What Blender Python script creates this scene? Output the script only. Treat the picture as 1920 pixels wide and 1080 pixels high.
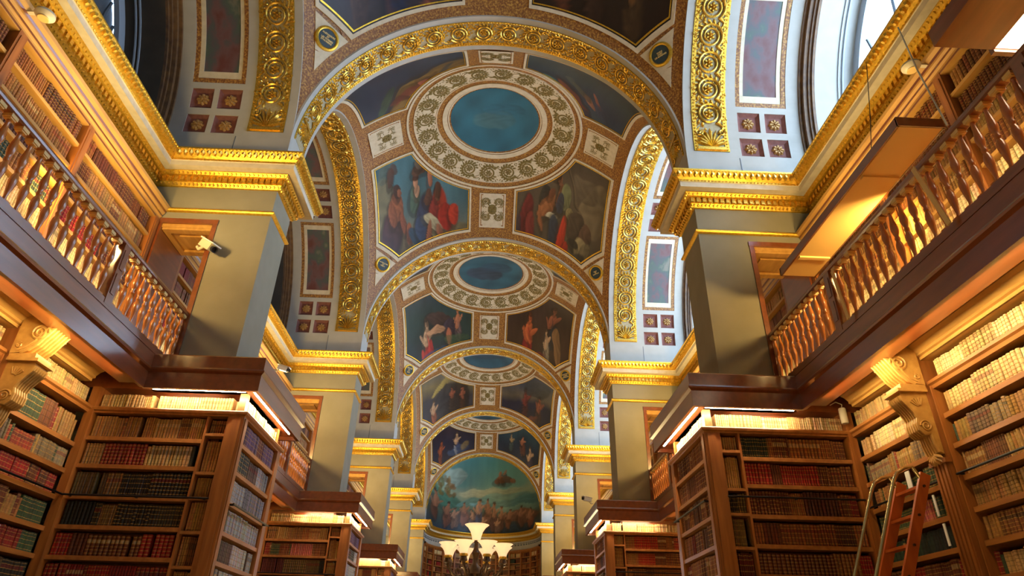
import bpy, math, random
import numpy as np
from mathutils import Matrix, Vector
random.seed(7)
RNG = np.random.RandomState(11)
SC = bpy.context.scene
COL = SC.collection
PI = math.pi
for o in list(bpy.data.objects):
    bpy.data.objects.remove(o)

# ------------------------------------------------------------ camera
F_PX, PITCH, YAW, ROLL, CX = 1223.24, 0.5211, 0.0298, -0.0234, 0.1517
_c, _s = math.cos(YAW), math.sin(YAW)
_cp, _sp = math.cos(PITCH), math.sin(PITCH)
_right0 = Vector((_c, -_s, 0)); _fwd0 = Vector((_s, _c, 0)); _up0 = -_sp * _fwd0 + _cp * Vector((0, 0, 1))
_fwd = _cp * _fwd0 + _sp * Vector((0, 0, 1))
_cr, _sr = math.cos(ROLL), math.sin(ROLL)
_right = _cr * _right0 - _sr * _up0; _up = _sr * _right0 + _cr * _up0
cam_d = bpy.data.cameras.new('camera'); cam = bpy.data.objects.new('camera', cam_d); COL.objects.link(cam)
cam_d.sensor_width = 36; cam_d.lens = F_PX / 1920 * 36; cam_d.clip_end = 200; cam_d.clip_start = 0.05
M = Matrix((( _right.x, _up.x, -_fwd.x, CX), (_right.y, _up.y, -_fwd.y, 0), (_right.z, _up.z, -_fwd.z, 0), (0, 0, 0, 1)))
cam.matrix_world = M
SC.camera = cam
def project(P):
    v = Vector(P) - Vector((CX, 0, 0)); dep = v.dot(_fwd)
    if dep < 0.1: return None
    return (960 + F_PX * v.dot(_right) / dep, 540 - F_PX * v.dot(_up) / dep, dep)
def in_view(pts, margin=260):
    p = [project(q) for q in pts]; p = [q for q in p if q]
    if not p: return False
    return max(q[0] for q in p) > -margin and min(q[0] for q in p) < 1920 + margin and max(q[1] for q in p) > -margin and min(q[1] for q in p) < 1080 + margin * .6

# ------------------------------------------------------------ exposure, world
SC.view_settings.view_transform = 'Standard'; SC.view_settings.look = 'None'
SC.view_settings.gamma = 1; SC.view_settings.use_curve_mapping = False
SC.view_settings.exposure = 0.35
SC.cycles.use_denoising = True
SC.cycles.use_adaptive_sampling = True; SC.cycles.adaptive_threshold = 0.025
SC.cycles.max_bounces = 7; SC.cycles.diffuse_bounces = 4; SC.cycles.glossy_bounces = 3
SC.cycles.transparent_max_bounces = 6; SC.cycles.transmission_bounces = 4
SC.cycles.sample_clamp_indirect = 4.0
SC.cycles.caustics_reflective = False; SC.cycles.caustics_refractive = False
w = bpy.data.worlds.new('world'); SC.world = w; w.use_nodes = True
w.node_tree.nodes['Background'].inputs[0].default_value = (0.50, 0.71, 1.0, 1)
w.node_tree.nodes['Background'].inputs[1].default_value = 10.5

# ------------------------------------------------------------ dimensions (metres, camera at z = 0, floor at -1.6)
D = 6.8; YA1 = 7.087
FLOOR = -1.6
A, B, ZA, RS = 2.97, 3.05, 6.69, 4.28
def YA(k): return YA1 + (k - 1) * D          # cornice front plane of pier k
def YS(k): return YA(k) + 0.356              # shaft front
def YC(k): return YS(k) + 0.70 + B           # centre of bay k (between pier k and k+1)
XW = 4.67                                    # frieze wall
ZC = 6.144

WARM = (1.0, 0.76, 0.38); WARM2 = (1.0, 0.74, 0.33); COOL = (0.62, 0.77, 1.0)
def area(name, loc, rot, sx, sy, power, col, spread=180):
    d = bpy.data.lights.new(name, 'AREA'); d.shape = 'RECTANGLE'; d.size = sx; d.size_y = sy
    d.energy = power; d.color = col; d.spread = math.radians(spread)
    o = bpy.data.objects.new(name, d); o.location = loc; o.rotation_euler = rot; COL.objects.link(o)
    return o
P_UPLIGHT, P_GALLERY, P_SOFFIT, P_WASH, P_FILL = 48, 40, 36, 20, 60
for k in range(0, 5):
    # portals: guide the sky's own light through the right-hand lunettes
    o_ = area('window_portal', (5.56, YC(k), 7.8), (0, math.radians(90), 0), 3.3, 5.6, 1, COOL); o_.data.cycles.is_portal = True
    # added unseen fill lights low in the nave, brightening shelves and piers
    for x_ in (-1.1, 1.1):
        pd = bpy.data.lights.new('nave_fill', 'POINT'); pd.energy = P_FILL * (.7 if k == 0 else 1); pd.color = WARM2; pd.shadow_soft_size = .22
        po = bpy.data.objects.new('nave_fill', pd); po.location = (x_, YC(k) - .3, -.35); COL.objects.link(po)
    for s in (-1, 1):
        # uplights in the right-hand gallery troughs; left ones are added, no trough there
        area('uplight', (s * 3.86, YC(k) + 1.1, 4.36), (0, math.radians(180 - s * 14), 0), .3, 2.3, P_UPLIGHT * (.6 if k == 0 and s > 0 else 1), WARM2)
        # gallery lamps behind the handrail, shining on the upper bookcases
        area('gallery_lamp', (s * 3.84, YC(k), 3.62), (0, math.radians(-s * 66), 0), .10, 5.6, P_GALLERY, WARM)
        # gallery lamps throwing light along onto the next pier
        area('pier_lamp', (s * 4.28, YS(k + 1) - 2.4, 4.0), (math.radians(100), 0, math.radians(-s * -8)), .25, .25, P_WASH, (1.0, .66, .22), 110)
        # lamps behind the balcony fascia, shining on the lower wall bookcases
        area('shelf_lamp', (s * 3.75, YC(k), 2.545), (0, math.radians(-s * 70), 0), .08, 4.6, P_SOFFIT, WARM, 140)

# ------------------------------------------------------------ colours and materials
def lin(r, g, b):
    f = lambda c: (c / 255 / 12.92) if c / 255 <= .04045 else ((c / 255 + .055) / 1.055) ** 2.4
    return (f(r), f(g), f(b))
def new_mat(name):
    m = bpy.data.materials.new(name); m.use_nodes = True
    return m, m.node_tree, m.node_tree.nodes['Principled BSDF']
def N(nt, t, **kw):
    n = nt.nodes.new(t)
    for k, v in kw.items():
        if k in n.inputs: n.inputs[k].default_value = v
        else: setattr(n, k, v)
    return n
def ramp(nt, fac, stops):
    r = nt.nodes.new('ShaderNodeValToRGB')
    while len(r.color_ramp.elements) < len(stops): r.color_ramp.elements.new(.5)
    for e, (p, c) in zip(r.color_ramp.elements, stops): e.position = p; e.color = (*c, 1)
    nt.links.new(fac, r.inputs['Fac']); return r
def mat(name, c1, c2=None, rough=.5, metal=0, scale=8, stretch=(1, 1, 1), bump=0, bscale=40, detail=4, coat=0, spec=.5, stops=None, bdist=.01):
    m, nt, b = new_mat(name)
    b.inputs['Roughness'].default_value = rough; b.inputs['Metallic'].default_value = metal
    b.inputs['Specular IOR Level'].default_value = spec
    if coat: b.inputs['Coat Weight'].default_value = coat; b.inputs['Coat Roughness'].default_value = .25
    tc = nt.nodes.new('ShaderNodeNewGeometry')
    mp = nt.nodes.new('ShaderNodeMapping'); mp.inputs['Scale'].default_value = stretch
    nt.links.new(tc.outputs['Position'], mp.inputs['Vector'])
    if c2 or stops:
        n = N(nt, 'ShaderNodeTexNoise', Scale=scale, Detail=detail)
        nt.links.new(mp.outputs[0], n.inputs['Vector'])
        r = ramp(nt, n.outputs['Fac'], stops or [(.3, c1), (.7, c2)])
        nt.links.new(r.outputs[0], b.inputs['Base Color'])
    else:
        b.inputs['Base Color'].default_value = (*c1, 1)
    if bump:
        n2 = N(nt, 'ShaderNodeTexNoise', Scale=bscale, Detail=3)
        nt.links.new(mp.outputs[0], n2.inputs['Vector'])
        bp = N(nt, 'ShaderNodeBump', Strength=bump, Distance=bdist)
        nt.links.new(n2.outputs['Fac'], bp.inputs['Height']); nt.links.new(bp.outputs[0], b.inputs['Normal'])
    return m
M_stone = mat('painted_stone', (.255, .225, .145), (.295, .26, .175), rough=.75, scale=3, bump=.06, bscale=60)
M_white = mat('pale_stone', (.42, .39, .33), (.47, .44, .38), rough=.7, scale=4)
M_gold = mat('gold_leaf', (.66, .38, .03), (.90, .56, .08), rough=.36, metal=.85, scale=30, bump=.5, bscale=90, bdist=.006)
M_gold2 = mat('gold_relief', (.60, .33, .03), (.95, .62, .12), rough=.30, metal=.82, scale=50, bump=.3, bscale=140, bdist=.004)
M_goldbg = mat('relief_ground', (.36, .28, .14), (.46, .38, .22), rough=.6, scale=40, bump=.3, bscale=90)
M_wood = mat('cherry_wood', lin(142, 88, 40), lin(174, 114, 56), rough=.38, scale=3, stretch=(6, .7, 6), coat=.25, detail=6)
M_woodv = mat('cherry_wood_upright', lin(134, 78, 34), lin(168, 104, 48), rough=.38, scale=3, stretch=(7, 7, .6), coat=.25, detail=6)
M_dark = mat('dark_cherry_wood', lin(112, 54, 22), lin(134, 68, 30), rough=.3, scale=3, stretch=(5, .6, 5), coat=1, detail=6)
M_honey = mat('honey_wood', lin(178, 130, 62), lin(204, 156, 82), rough=.42, scale=3, stretch=(5, .8, 5), coat=.15, detail=6)
M_band = mat('painted_guilloche', None, None, rough=.5, scale=34, detail=3, stops=[(.34, lin(116, 70, 34)), (.48, lin(140, 92, 44)), (.60, lin(178, 128, 56)), (.76, lin(204, 164, 84))], bump=.25, bscale=60)
M_cream = mat('painted_cream', lin(206, 190, 158), lin(220, 206, 178), rough=.7, scale=12)
M_olive = mat('grisaille_olive', lin(98, 82, 38), lin(140, 120, 62), rough=.7, scale=40)
M_purple = mat('coffer_brown', lin(104, 58, 50), lin(126, 74, 62), rough=.7, scale=20)
M_marble = mat('painted_marble', None, None, rough=.5, scale=2.4, stretch=(1.3, 1, .8), detail=8, stops=[(.34, lin(104, 58, 52)), (.46, lin(110, 80, 78)), (.53, lin(86, 84, 84)), (.60, lin(78, 92, 80)), (.70, lin(124, 116, 100))])
M_navy = mat('medallion_ground', lin(44, 58, 66), lin(54, 70, 72), rough=.6, scale=30)
M_letter = mat('gilt_lettering', (.85, .62, .22), rough=.45)
M_bronze = mat('dark_bronze', lin(58, 44, 34), lin(92, 66, 42), rough=.35, metal=.5, scale=12)
M_archivolt = mat('brown_archivolt', lin(96, 70, 50), lin(132, 98, 60), rough=.5, scale=10)
M_steel = mat('dark_rail', lin(46, 46, 50), rough=.35, metal=.8)
M_brass = mat('brass', (.62, .50, .24), rough=.25, metal=.9)
M_orange = mat('ladder_wood', lin(176, 84, 30), lin(196, 100, 40), rough=.4, scale=4, stretch=(4, 4, .6))
M_paper = mat('white_paper', (.8, .8, .76), rough=.8)
M_plastic = mat('cream_plastic', (.66, .60, .44), rough=.4)
M_whitep = mat('white_plastic', (.75, .77, .8), rough=.4)
M_black = mat('black_plastic', (.02, .02, .025), rough=.4)
M_grey = mat('grey_lead', lin(96, 104, 112), rough=.6)
M_dark.node_tree.nodes['Principled BSDF'].inputs['Coat IOR'].default_value = 1.75; M_dark.node_tree.nodes['Principled BSDF'].inputs['Coat Roughness'].default_value = .2
M_dkreveal = mat('dark_brown_reveal', lin(74, 64, 52), lin(84, 74, 60), rough=.8, scale=4)  # left window reveals, darker and browner than the right ones
M_frame = mat('window_frame_paint', lin(176, 186, 196), rough=.6)
M_blind = mat('dark_added_blind', lin(44, 46, 50), lin(54, 56, 60), rough=.7, scale=5)
M_cable = mat('pale_cable', (.6, .55, .42), rough=.6)
M_floor = mat('floor_boards', lin(104, 66, 36), lin(130, 84, 48), rough=.4, scale=2, stretch=(6, .5, 1))
def emis(name, col, st):
    m, nt, b = new_mat(name); b.inputs['Base Color'].default_value = (*col, 1)
    b.inputs['Emission Color'].default_value = (*col, 1); b.inputs['Emission Strength'].default_value = st; return m
M_tube = emis('lit_tube', (1.0, .76, .44), 95)
M_panel = emis('lit_diffuser', (1.0, .82, .56), 7)
M_shade = emis('lit_glass_shade', (1.0, .74, .42), .55)
mg, nt, b = new_mat('window_glass'); b.inputs['Roughness'].default_value = .05; b.inputs['Base Color'].default_value = (.8, .9, 1, 1)
_t = nt.nodes.new('ShaderNodeBsdfTransparent'); _m = nt.nodes.new('ShaderNodeMixShader'); _m.inputs[0].default_value = .06
nt.links.new(_t.outputs[0], _m.inputs[1]); nt.links.new(b.outputs[0], _m.inputs[2]); nt.links.new(_m.outputs[0], nt.nodes['Material Output'].inputs[0])
M_glass = mg
# painted surfaces: pigment stored per vertex
def pigment(name, rough=.5, spec=.4):
    m, nt, b = new_mat(name); b.inputs['Roughness'].default_value = rough; b.inputs['Specular IOR Level'].default_value = spec
    a = nt.nodes.new('ShaderNodeVertexColor'); a.layer_name = 'Col'
    nt.links.new(a.outputs['Color'], b.inputs['Base Color']); return m, nt, b
M_paint, nt, b = pigment('oil_painting', .42)
M_book, nt, b = pigment('book_leather', .5, .35)
a = [n for n in nt.nodes if n.type == 'VERTEX_COLOR'][0]
n = N(nt, 'ShaderNodeTexNoise', Scale=34, Detail=4); g = nt.nodes.new('ShaderNodeNewGeometry'); nt.links.new(g.outputs['Position'], n.inputs['Vector'])
r = ramp(nt, n.outputs['Fac'], [(.3, (.72, .70, .68)), (.7, (1.12, 1.1, 1.06))])
mx = nt.nodes.new('ShaderNodeMix'); mx.data_type = 'RGBA'; mx.blend_type = 'MULTIPLY'; mx.inputs[0].default_value = 1
nt.links.new(a.outputs['Color'], mx.inputs[6]); nt.links.new(r.outputs[0], mx.inputs[7]); nt.links.new(mx.outputs[2], b.inputs['Base Color'])

# ------------------------------------------------------------ mesh builder
WLOC = {}
def wl(o): return WLOC.get(o.name, Vector((0, 0, 0))) if o else Vector((0, 0, 0))
def tag(o, label=None, cat=None, group=None, kind=None):
    if label: o['label'] = label
    if cat: o['category'] = cat
    if group: o['group'] = group
    if kind: o['kind'] = kind
    return o
def thing(name, loc, label, cat, group=None, kind=None):
    o = bpy.data.objects.new(name, None); COL.objects.link(o); o.location = loc; o.empty_display_size = .1
    WLOC[o.name] = Vector(loc); return tag(o, label, cat, group, kind)
class MB:
    def __init__(s, sx=1): s.v = []; s.f = []; s.m = []; s.sx = sx; s.cm = 0
    def add(s, vs, fs):
        n = len(s.v); s.v += [tuple(p) for p in vs]; s.f += [tuple(i + n for i in f) for f in fs]; s.m += [s.cm] * len(fs); return s
    def box(s, x0, x1, y0, y1, z0, z1):
        if x0 > x1: x0, x1 = x1, x0
        return s.add([(x0, y0, z0), (x1, y0, z0), (x1, y1, z0), (x0, y1, z0), (x0, y0, z1), (x1, y0, z1), (x1, y1, z1), (x0, y1, z1)],
                     [(0, 3, 2, 1), (4, 5, 6, 7), (0, 1, 5, 4), (1, 2, 6, 5), (2, 3, 7, 6), (3, 0, 4, 7)])
    def mat_box(s, M, hx, hy, hz):
        c = [M @ Vector((a * hx, b * hy, c * hz)) for a, b, c in ((-1, -1, -1), (1, -1, -1), (1, 1, -1), (-1, 1, -1), (-1, -1, 1), (1, -1, 1), (1, 1, 1), (-1, 1, 1))]
        return s.add(c, [(0, 3, 2, 1), (4, 5, 6, 7), (0, 1, 5, 4), (1, 2, 6, 5), (2, 3, 7, 6), (3, 0, 4, 7)])
    def sweep(s, prof, path, closed_prof=False, caps=False):
        # prof: (offset to the left of the path, z); path: plan points
        n = len(path); rows = []
        for i, p in enumerate(path):
            d0 = d1 = None
            if i > 0: d0 = Vector((p[0] - path[i - 1][0], p[1] - path[i - 1][1])).normalized()
            if i < n - 1: d1 = Vector((path[i + 1][0] - p[0], path[i + 1][1] - p[1])).normalized()
            d0 = d0 or d1; d1 = d1 or d0
            n0 = Vector((-d0.y, d0.x)); n1 = Vector((-d1.y, d1.x)); m = n0 + n1; m = m / max(m.dot(n0), .2) if m.length > 1e-6 else n0
            rows.append([(p[0] + m.x * o, p[1] + m.y * o, z) for o, z in prof])
        k = len(prof); vs = [q for r in rows for q in r]; fs = []
        for i in range(n - 1):
            for j in range(k if closed_prof else k - 1):
                a = i * k + j; b2 = i * k + (j + 1) % k
                fs.append((a, b2, b2 + k, a + k))
        if caps:
            fs.append(tuple(range(k))[::-1]); fs.append(tuple((n - 1) * k + j for j in range(k)))
        return s.add(vs, fs)
    def prism(s, poly, axis, a0, a1):
        # poly of 2D points extruded along axis ('x': poly=(y,z); 'y': poly=(x,z))
        k = len(poly)
        P = (lambda t, p: (t, p[0], p[1])) if axis == 'x' else (lambda t, p: (p[0], t, p[1]))
        vs = [P(a0, p) for p in poly] + [P(a1, p) for p in poly]
        fs = [(j, (j + 1) % k, (j + 1) % k + k, j + k) for j in range(k)] + [tuple(range(k))[::-1], tuple(range(k, 2 * k))]
        return s.add(vs, fs)
    def arc(s, fn, t0, t1, a0, a1, r0, r1, n):
        # curved bar; fn(t, angle, r) -> world; r0 = inner radius
        vs = []
        for i in range(n + 1):
            a = a0 + (a1 - a0) * i / n
            vs += [fn(t0, a, r0), fn(t1, a, r0), fn(t1, a, r1), fn(t0, a, r1)]
        fs = [(4 * i + j, 4 * i + (j + 1) % 4, 4 * i + 4 + (j + 1) % 4, 4 * i + 4 + j) for i in range(n) for j in range(4)]
        fs += [(3, 2, 1, 0), (4 * n, 4 * n + 1, 4 * n + 2, 4 * n + 3)]
        return s.add(vs, fs)
    def tube(s, pts, r, n=6, cap=True):
        pts = [Vector(p) for p in pts]; m = len(pts); vs = []; ref = None
        for i, p in enumerate(pts):
            d = (pts[min(i + 1, m - 1)] - pts[max(i - 1, 0)]).normalized()
            if ref is None: ref = Vector((0, 0, 1)) if abs(d.z) < .9 else Vector((1, 0, 0))
            u = (ref - d * ref.dot(d)).normalized(); ref = u; v = d.cross(u)
            rr = r[i] if isinstance(r, (list, tuple)) else r
            vs += [p + (u * math.cos(2 * PI * j / n) + v * math.sin(2 * PI * j / n)) * rr for j in range(n)]
        fs = [(i * n + j, i * n + (j + 1) % n, (i + 1) * n + (j + 1) % n, (i + 1) * n + j) for i in range(m - 1) for j in range(n)]
        if cap: fs += [tuple(range(n))[::-1], tuple((m - 1) * n + j for j in range(n))]
        return s.add(vs, fs)
    def lathe(s, prof, n=12, c=(0, 0, 0), M=None):
        vs = []
        for r, z in prof:
            for j in range(n):
                p = Vector((r * math.cos(2 * PI * j / n), r * math.sin(2 * PI * j / n), z))
                vs.append((M @ p) if M else p + Vector(c))
        k = len(prof)
        fs = [(i * n + j, i * n + (j + 1) % n, (i + 1) * n + (j + 1) % n, (i + 1) * n + j) for i in range(k - 1) for j in range(n)]
        if prof[0][0] > 1e-4: fs.append(tuple(range(n))[::-1])
        if prof[-1][0] > 1e-4: fs.append(tuple((k - 1) * n + j for j in range(n)))
        return s.add(vs, fs)
    def bump(s, c, u, v, nrm, lu, lv, h, n=6):
        c = Vector(c); vs = [c + u * (lu * math.cos(2 * PI * j / n)) + v * (lv * math.sin(2 * PI * j / n)) for j in range(n)]
        vs += [c + nrm * h + u * (lu * .45 * math.cos(2 * PI * j / n)) + v * (lv * .45 * math.sin(2 * PI * j / n)) for j in range(n)]
        return s.add(vs, [(j, (j + 1) % n, (j + 1) % n + n, j + n) for j in range(n)] + [tuple(range(n, 2 * n))])
    def mesh(s, name, mats, org=Vector((0, 0, 0)), smooth=False):
        me = bpy.data.meshes.new(name)
        if s.sx < 0: vs = [(-p[0] - org.x, p[1] - org.y, p[2] - org.z) for p in s.v]; fs = [f[::-1] for f in s.f]
        else: vs = [(p[0] - org.x, p[1] - org.y, p[2] - org.z) for p in s.v]; fs = s.f
        me.from_pydata(vs, [], fs)
        for m in (mats if isinstance(mats, (list, tuple)) else [mats]): me.materials.append(m)
        if any(s.m): me.polygons.foreach_set('material_index', s.m)
        if smooth: me.polygons.foreach_set('use_smooth', [True] * len(fs)); me.set_sharp_from_angle(angle=math.radians(40))
        me.update(); return me
    def build(s, name, mats, parent=None, smooth=False, org=None, recalc=True):
        o0 = wl(parent) if parent else (Vector(org) if org else Vector((0, 0, 0)))
        me = s.mesh(name, mats, o0, smooth)
        if recalc:
            import bmesh
            bm = bmesh.new(); bm.from_mesh(me); bmesh.ops.recalc_face_normals(bm, faces=bm.faces); bm.to_mesh(me); bm.free()
        o = bpy.data.objects.new(name, me); COL.objects.link(o)
        if parent: o.parent = parent
        else: o.location = o0
        WLOC[o.name] = o0.copy(); return o
def place(name, me, Mw, parent):
    o = bpy.data.objects.new(name, me); COL.objects.link(o); o.parent = parent
    o.matrix_basis = Matrix.Translation(-wl(parent)) @ Mw
    return o
def frame_mat(c, x, y, z, sc=1.0):
    x = Vector(x) * sc; y = Vector(y) * sc; z = Vector(z) * sc; c = Vector(c)
    return Matrix(((x.x, y.x, z.x, c.x), (x.y, y.y, z.y, c.y), (x.z, y.z, z.z, c.z), (0, 0, 0, 1)))
ORD = ['first', 'second', 'third', 'fourth', 'fifth', 'sixth', 'seventh', 'eighth', 'ninth', 'tenth']
def side(s): return 'left' if s < 0 else 'right'

# ------------------------------------------------------------ shared ornament meshes
def spiral_pts(r0, r1, turns, n, cx=0, cy=0, ph=0, z=0, sgn=1):
    return [(cx + (r0 + (r1 - r0) * i / n) * math.cos(ph + sgn * 2 * PI * turns * i / n), cy + (r0 + (r1 - r0) * i / n) * math.sin(ph + sgn * 2 * PI * turns * i / n), z) for i in range(n + 1)]
def flower(m, cx, cy, r, z, petals=6):
    for j in range(petals):
        a = 2 * PI * j / petals; u = Vector((math.cos(a), math.sin(a), 0)); v = Vector((-math.sin(a), math.cos(a), 0))
        m.bump((cx + u.x * r * .6, cy + u.y * r * .6, z), u, v, Vector((0, 0, 1)), r * .42, r * .30, r * .35, 6)
    m.bump((cx, cy, z), Vector((1, 0, 0)), Vector((0, 1, 0)), Vector((0, 0, 1)), r * .26, r * .26, r * .6, 8)
def scroll_mesh(name, material, flat=1.0, th=1.0):
    """one running rinceau unit, .45 long: acanthus volute round a flower, with sprays filling the corners"""
    m = MB(); Z = Vector((0, 0, 1)); R = .155
    n = 40; pts = spiral_pts(R, .062, 1.9, n, 0, 0, ph=-2.5)
    m.tube([(-.27, -.09, .008), (-.235, -.14, .012), (-.17, -.155, .014)] + [(x, y, .014) for x, y, z in pts], [.010 * th, .012 * th, .014 * th] + [(.017 - .007 * i / n) * th for i in range(n + 1)], 5)
    flower(m, 0, 0, .066, .004, 6)
    for j in range(15):       # serrated leaf along the outside of the volute
        a = -2.4 + j * .36; rr = R + .012; u = Vector((math.cos(a + .55), math.sin(a + .55), 0)); v = Vector((-u.y, u.x, 0))
        m.bump((math.cos(a) * rr, math.sin(a) * rr, .003), u, v, Z, .046, .021 * th, .026, 5)
    for j in range(9):        # veins inside the first turn
        a = -1.6 + j * .5; u = Vector((math.cos(a + 1.0), math.sin(a + 1.0), 0)); v = Vector((-u.y, u.x, 0))
        m.bump((math.cos(a) * .108, math.sin(a) * .108, .003), u, v, Z, .022, .010 * th, .016, 4)
    for cx, cy, a, l in ((.205, .135, .7, .05), (.235, .10, .2, .04), (.175, .16, 1.2, .04), (.205, -.15, -.6, .05), (.24, -.12, -.1, .035), (.16, -.175, -1.1, .035), (-.20, .14, 2.4, .05), (-.235, .10, 2.9, .04), (-.165, .17, 1.9, .04), (-.24, -.01, 1.4, .035), (.225, 0, .1, .03), (-.21, .05, .4, .03), (.02, .205, .4, .028), (-.06, -.205, .3, .028), (.09, -.20, -.3, .025), (-.11, .20, 0, .025)):
        u = Vector((math.cos(a), math.sin(a), 0)); m.bump((cx, cy, .002), u, Vector((-u.y, u.x, 0)), Z, l, .015 * th, .020, 5)
    m.v = [(x, y, z * flat) for x, y, z in m.v]
    return m.mesh(name, material, smooth=True)
def palm_mesh(name, material):
    m = MB()
    m.box(-.17, .17, -.15, -.11, 0, .03)
    for j in range(-4, 5):
        a = PI / 2 + j * .30; l = .15 - abs(j) * .008
        u = Vector((math.cos(a), math.sin(a), 0)); m.bump(Vector((0, -.10, .005)) + u * l * .9, u, Vector((-u.y, u.x, 0)), Vector((0, 0, 1)), l * .95, .022, .035, 6)
    for sx in (-1, 1):
        m.tube(spiral_pts(.05, .012, 1.2, 14, sx * .14, .10, 0, .015, sx), .010, 5)
    return m.mesh(name, material, smooth=True)
def rosette_mesh(name, material):
    m = MB(); flower(m, 0, 0, .075, 0, 8); flower(m, 0, 0, .045, .014, 6)
    return m.mesh(name, material, smooth=True)
ME_scroll = scroll_mesh('scroll', M_gold2); ME_palm = palm_mesh('palmette', M_gold2); ME_ros = rosette_mesh('rosette', mat('gilt_rosette', lin(160, 118, 66), lin(196, 156, 96), rough=.5, metal=.3, scale=30))
ME_oscroll = scroll_mesh('vine_scroll', M_olive, .3, 1.25)

# ------------------------------------------------------------ painting helper: generic figure compositions as pigment
def srgb_arr(c): return np.array(lin(*c))
def fig(u, v, h, skin, cloth, lean=0.0, cloth2=None, arm=1):
    """a loose standing or seated figure: blobs (u, v, ru, rv, angle, rgb, opacity)"""
    c2 = cloth2 or cloth; q = []
    q.append((u + lean * .25, v - .30 * h, .17 * h, .30 * h, lean, cloth, .9))
    q.append((u - .07 * h, v - .42 * h, .09 * h, .24 * h, lean + .2, c2, .8))
    q.append((u, v + .02 * h, .12 * h, .20 * h, -lean, skin, .9))
    q.append((u + arm * .16 * h, v + .05 * h, .05 * h, .16 * h, -arm * 1.0, skin, .85))
    q.append((u - arm * .14 * h, v - .04 * h, .04 * h, .15 * h, arm * .5, skin, .7))
    q.append((u + lean * .1, v + .27 * h, .065 * h, .08 * h, 0, skin, .95))
    q.append((u + lean * .1, v + .33 * h, .07 * h, .05 * h, 0, tuple(int(t * .35) for t in skin), .9))
    q.append((u + .05 * h, v - .1 * h, .03 * h, .22 * h, .3, tuple(min(255, int(t * 1.25)) for t in cloth), .5))
    return q
_W = [(RNG.uniform(0, 2 * PI), RNG.uniform(6, 46), RNG.uniform(0, 6.3)) for _ in range(14)]
def wobble(u, v, seed, lo, hi):
    t = 0
    for i, (an, fr, ph) in enumerate(_W):
        if lo <= fr < hi: t = t + np.sin((u * math.cos(an + seed) + v * math.sin(an + seed)) * fr + ph + seed * 1.7) / (1 + fr * .05)
    return t
def paint(u, v, bg, blobs, seed=0, grit=.10):
    """u, v arrays in about [-1,1] x [0,1]; bg = list of (v, rgb)"""
    un = u + .016 * wobble(u, v, seed, 5, 20) + .006 * wobble(u, v, seed + 1, 20, 50)
    vn = v + .014 * wobble(u, v, seed + 2, 5, 20) + .006 * wobble(u, v, seed + 3, 20, 50)
    xs = [p for p, c in bg]; cs = np.array([srgb_arr(c) for p, c in bg])
    col = np.stack([np.interp(vn, xs, cs[:, i]) for i in range(3)], -1)
    col = col * (1 + .10 * wobble(u, v, seed + 4, 5, 16))[:, None]
    full = []
    for q in blobs:          # a soft dark halo under every form, as the painter's modelling
        if .035 < min(q[2], q[3]) < .25 and q[6] >= .85: full.append((q[0] - .02, q[1] - .03, q[2] * 1.12 + .015, q[3] * 1.1 + .015, q[4], tuple(int(t * .38) for t in q[5]), .5))
        full.append(q)
    for (cu, cv, ru, rv, an, rgb, op) in full:
        du = un - cu; dv = vn - cv; ca, sa = math.cos(an), math.sin(an)
        x_ = (du * ca + dv * sa) / ru; y_ = (-du * sa + dv * ca) / rv
        q = x_ ** 2 + y_ ** 2
        a = np.clip((1.08 - q) * 4.5, 0, 1) * op
        shade = 1 - .34 * np.clip(x_, -1, 1) + .16 * np.clip(y_, -1, 1) + .15 * np.sin(7 * x_ + 3 * y_ + 2.5 * np.sin(5 * y_) + cu * 40) * (min(ru, rv) > .05)
        col = col * (1 - a[:, None]) + np.clip(srgb_arr(rgb)[None] * np.clip(shade, .35, 1.6)[:, None], 0, 1) * a[:, None]
    g = 1 + grit * .5 * wobble(u * 1.5, v * .6, seed + 5, 16, 50) + grit * .5 * RNG.uniform(-1, 1, len(u))
    return np.clip(col * g[:, None] * .88, 0, 1)
def set_colors(me, col):
    at = me.color_attributes.new('Col', 'FLOAT_COLOR', 'POINT')
    at.data.foreach_set('color', np.concatenate([col, np.ones((len(col), 1))], 1).astype(np.float32).ravel())
def np_mesh(name, V, Fq, material, colors=None, smooth=True, parent=None):
    """V (n,3) world; Fq (m,4) quads"""
    o0 = wl(parent) if parent else Vector((0, 0, 0))
    V = np.asarray(V, np.float64) - np.array(o0)
    me = bpy.data.meshes.new(name); me.vertices.add(len(V)); me.vertices.foreach_set('co', V.astype(np.float32).ravel())
    Fq = np.asarray(Fq, np.int32); me.loops.add(Fq.size); me.loops.foreach_set('vertex_index', Fq.ravel())
    me.polygons.add(len(Fq)); me.polygons.foreach_set('loop_start', np.arange(0, Fq.size, 4, dtype=np.int32))
    me.update(calc_edges=True); me.validate()
    me.polygons.foreach_set('use_smooth', np.ones(len(me.polygons), bool) if smooth else np.zeros(len(me.polygons), bool))
    me.materials.append(material)
    if colors is not None: set_colors(me, colors)
    o = bpy.data.objects.new(name, me); COL.objects.link(o)
    if parent: o.parent = parent
    WLOC[o.name] = o0.copy(); return o
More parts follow.
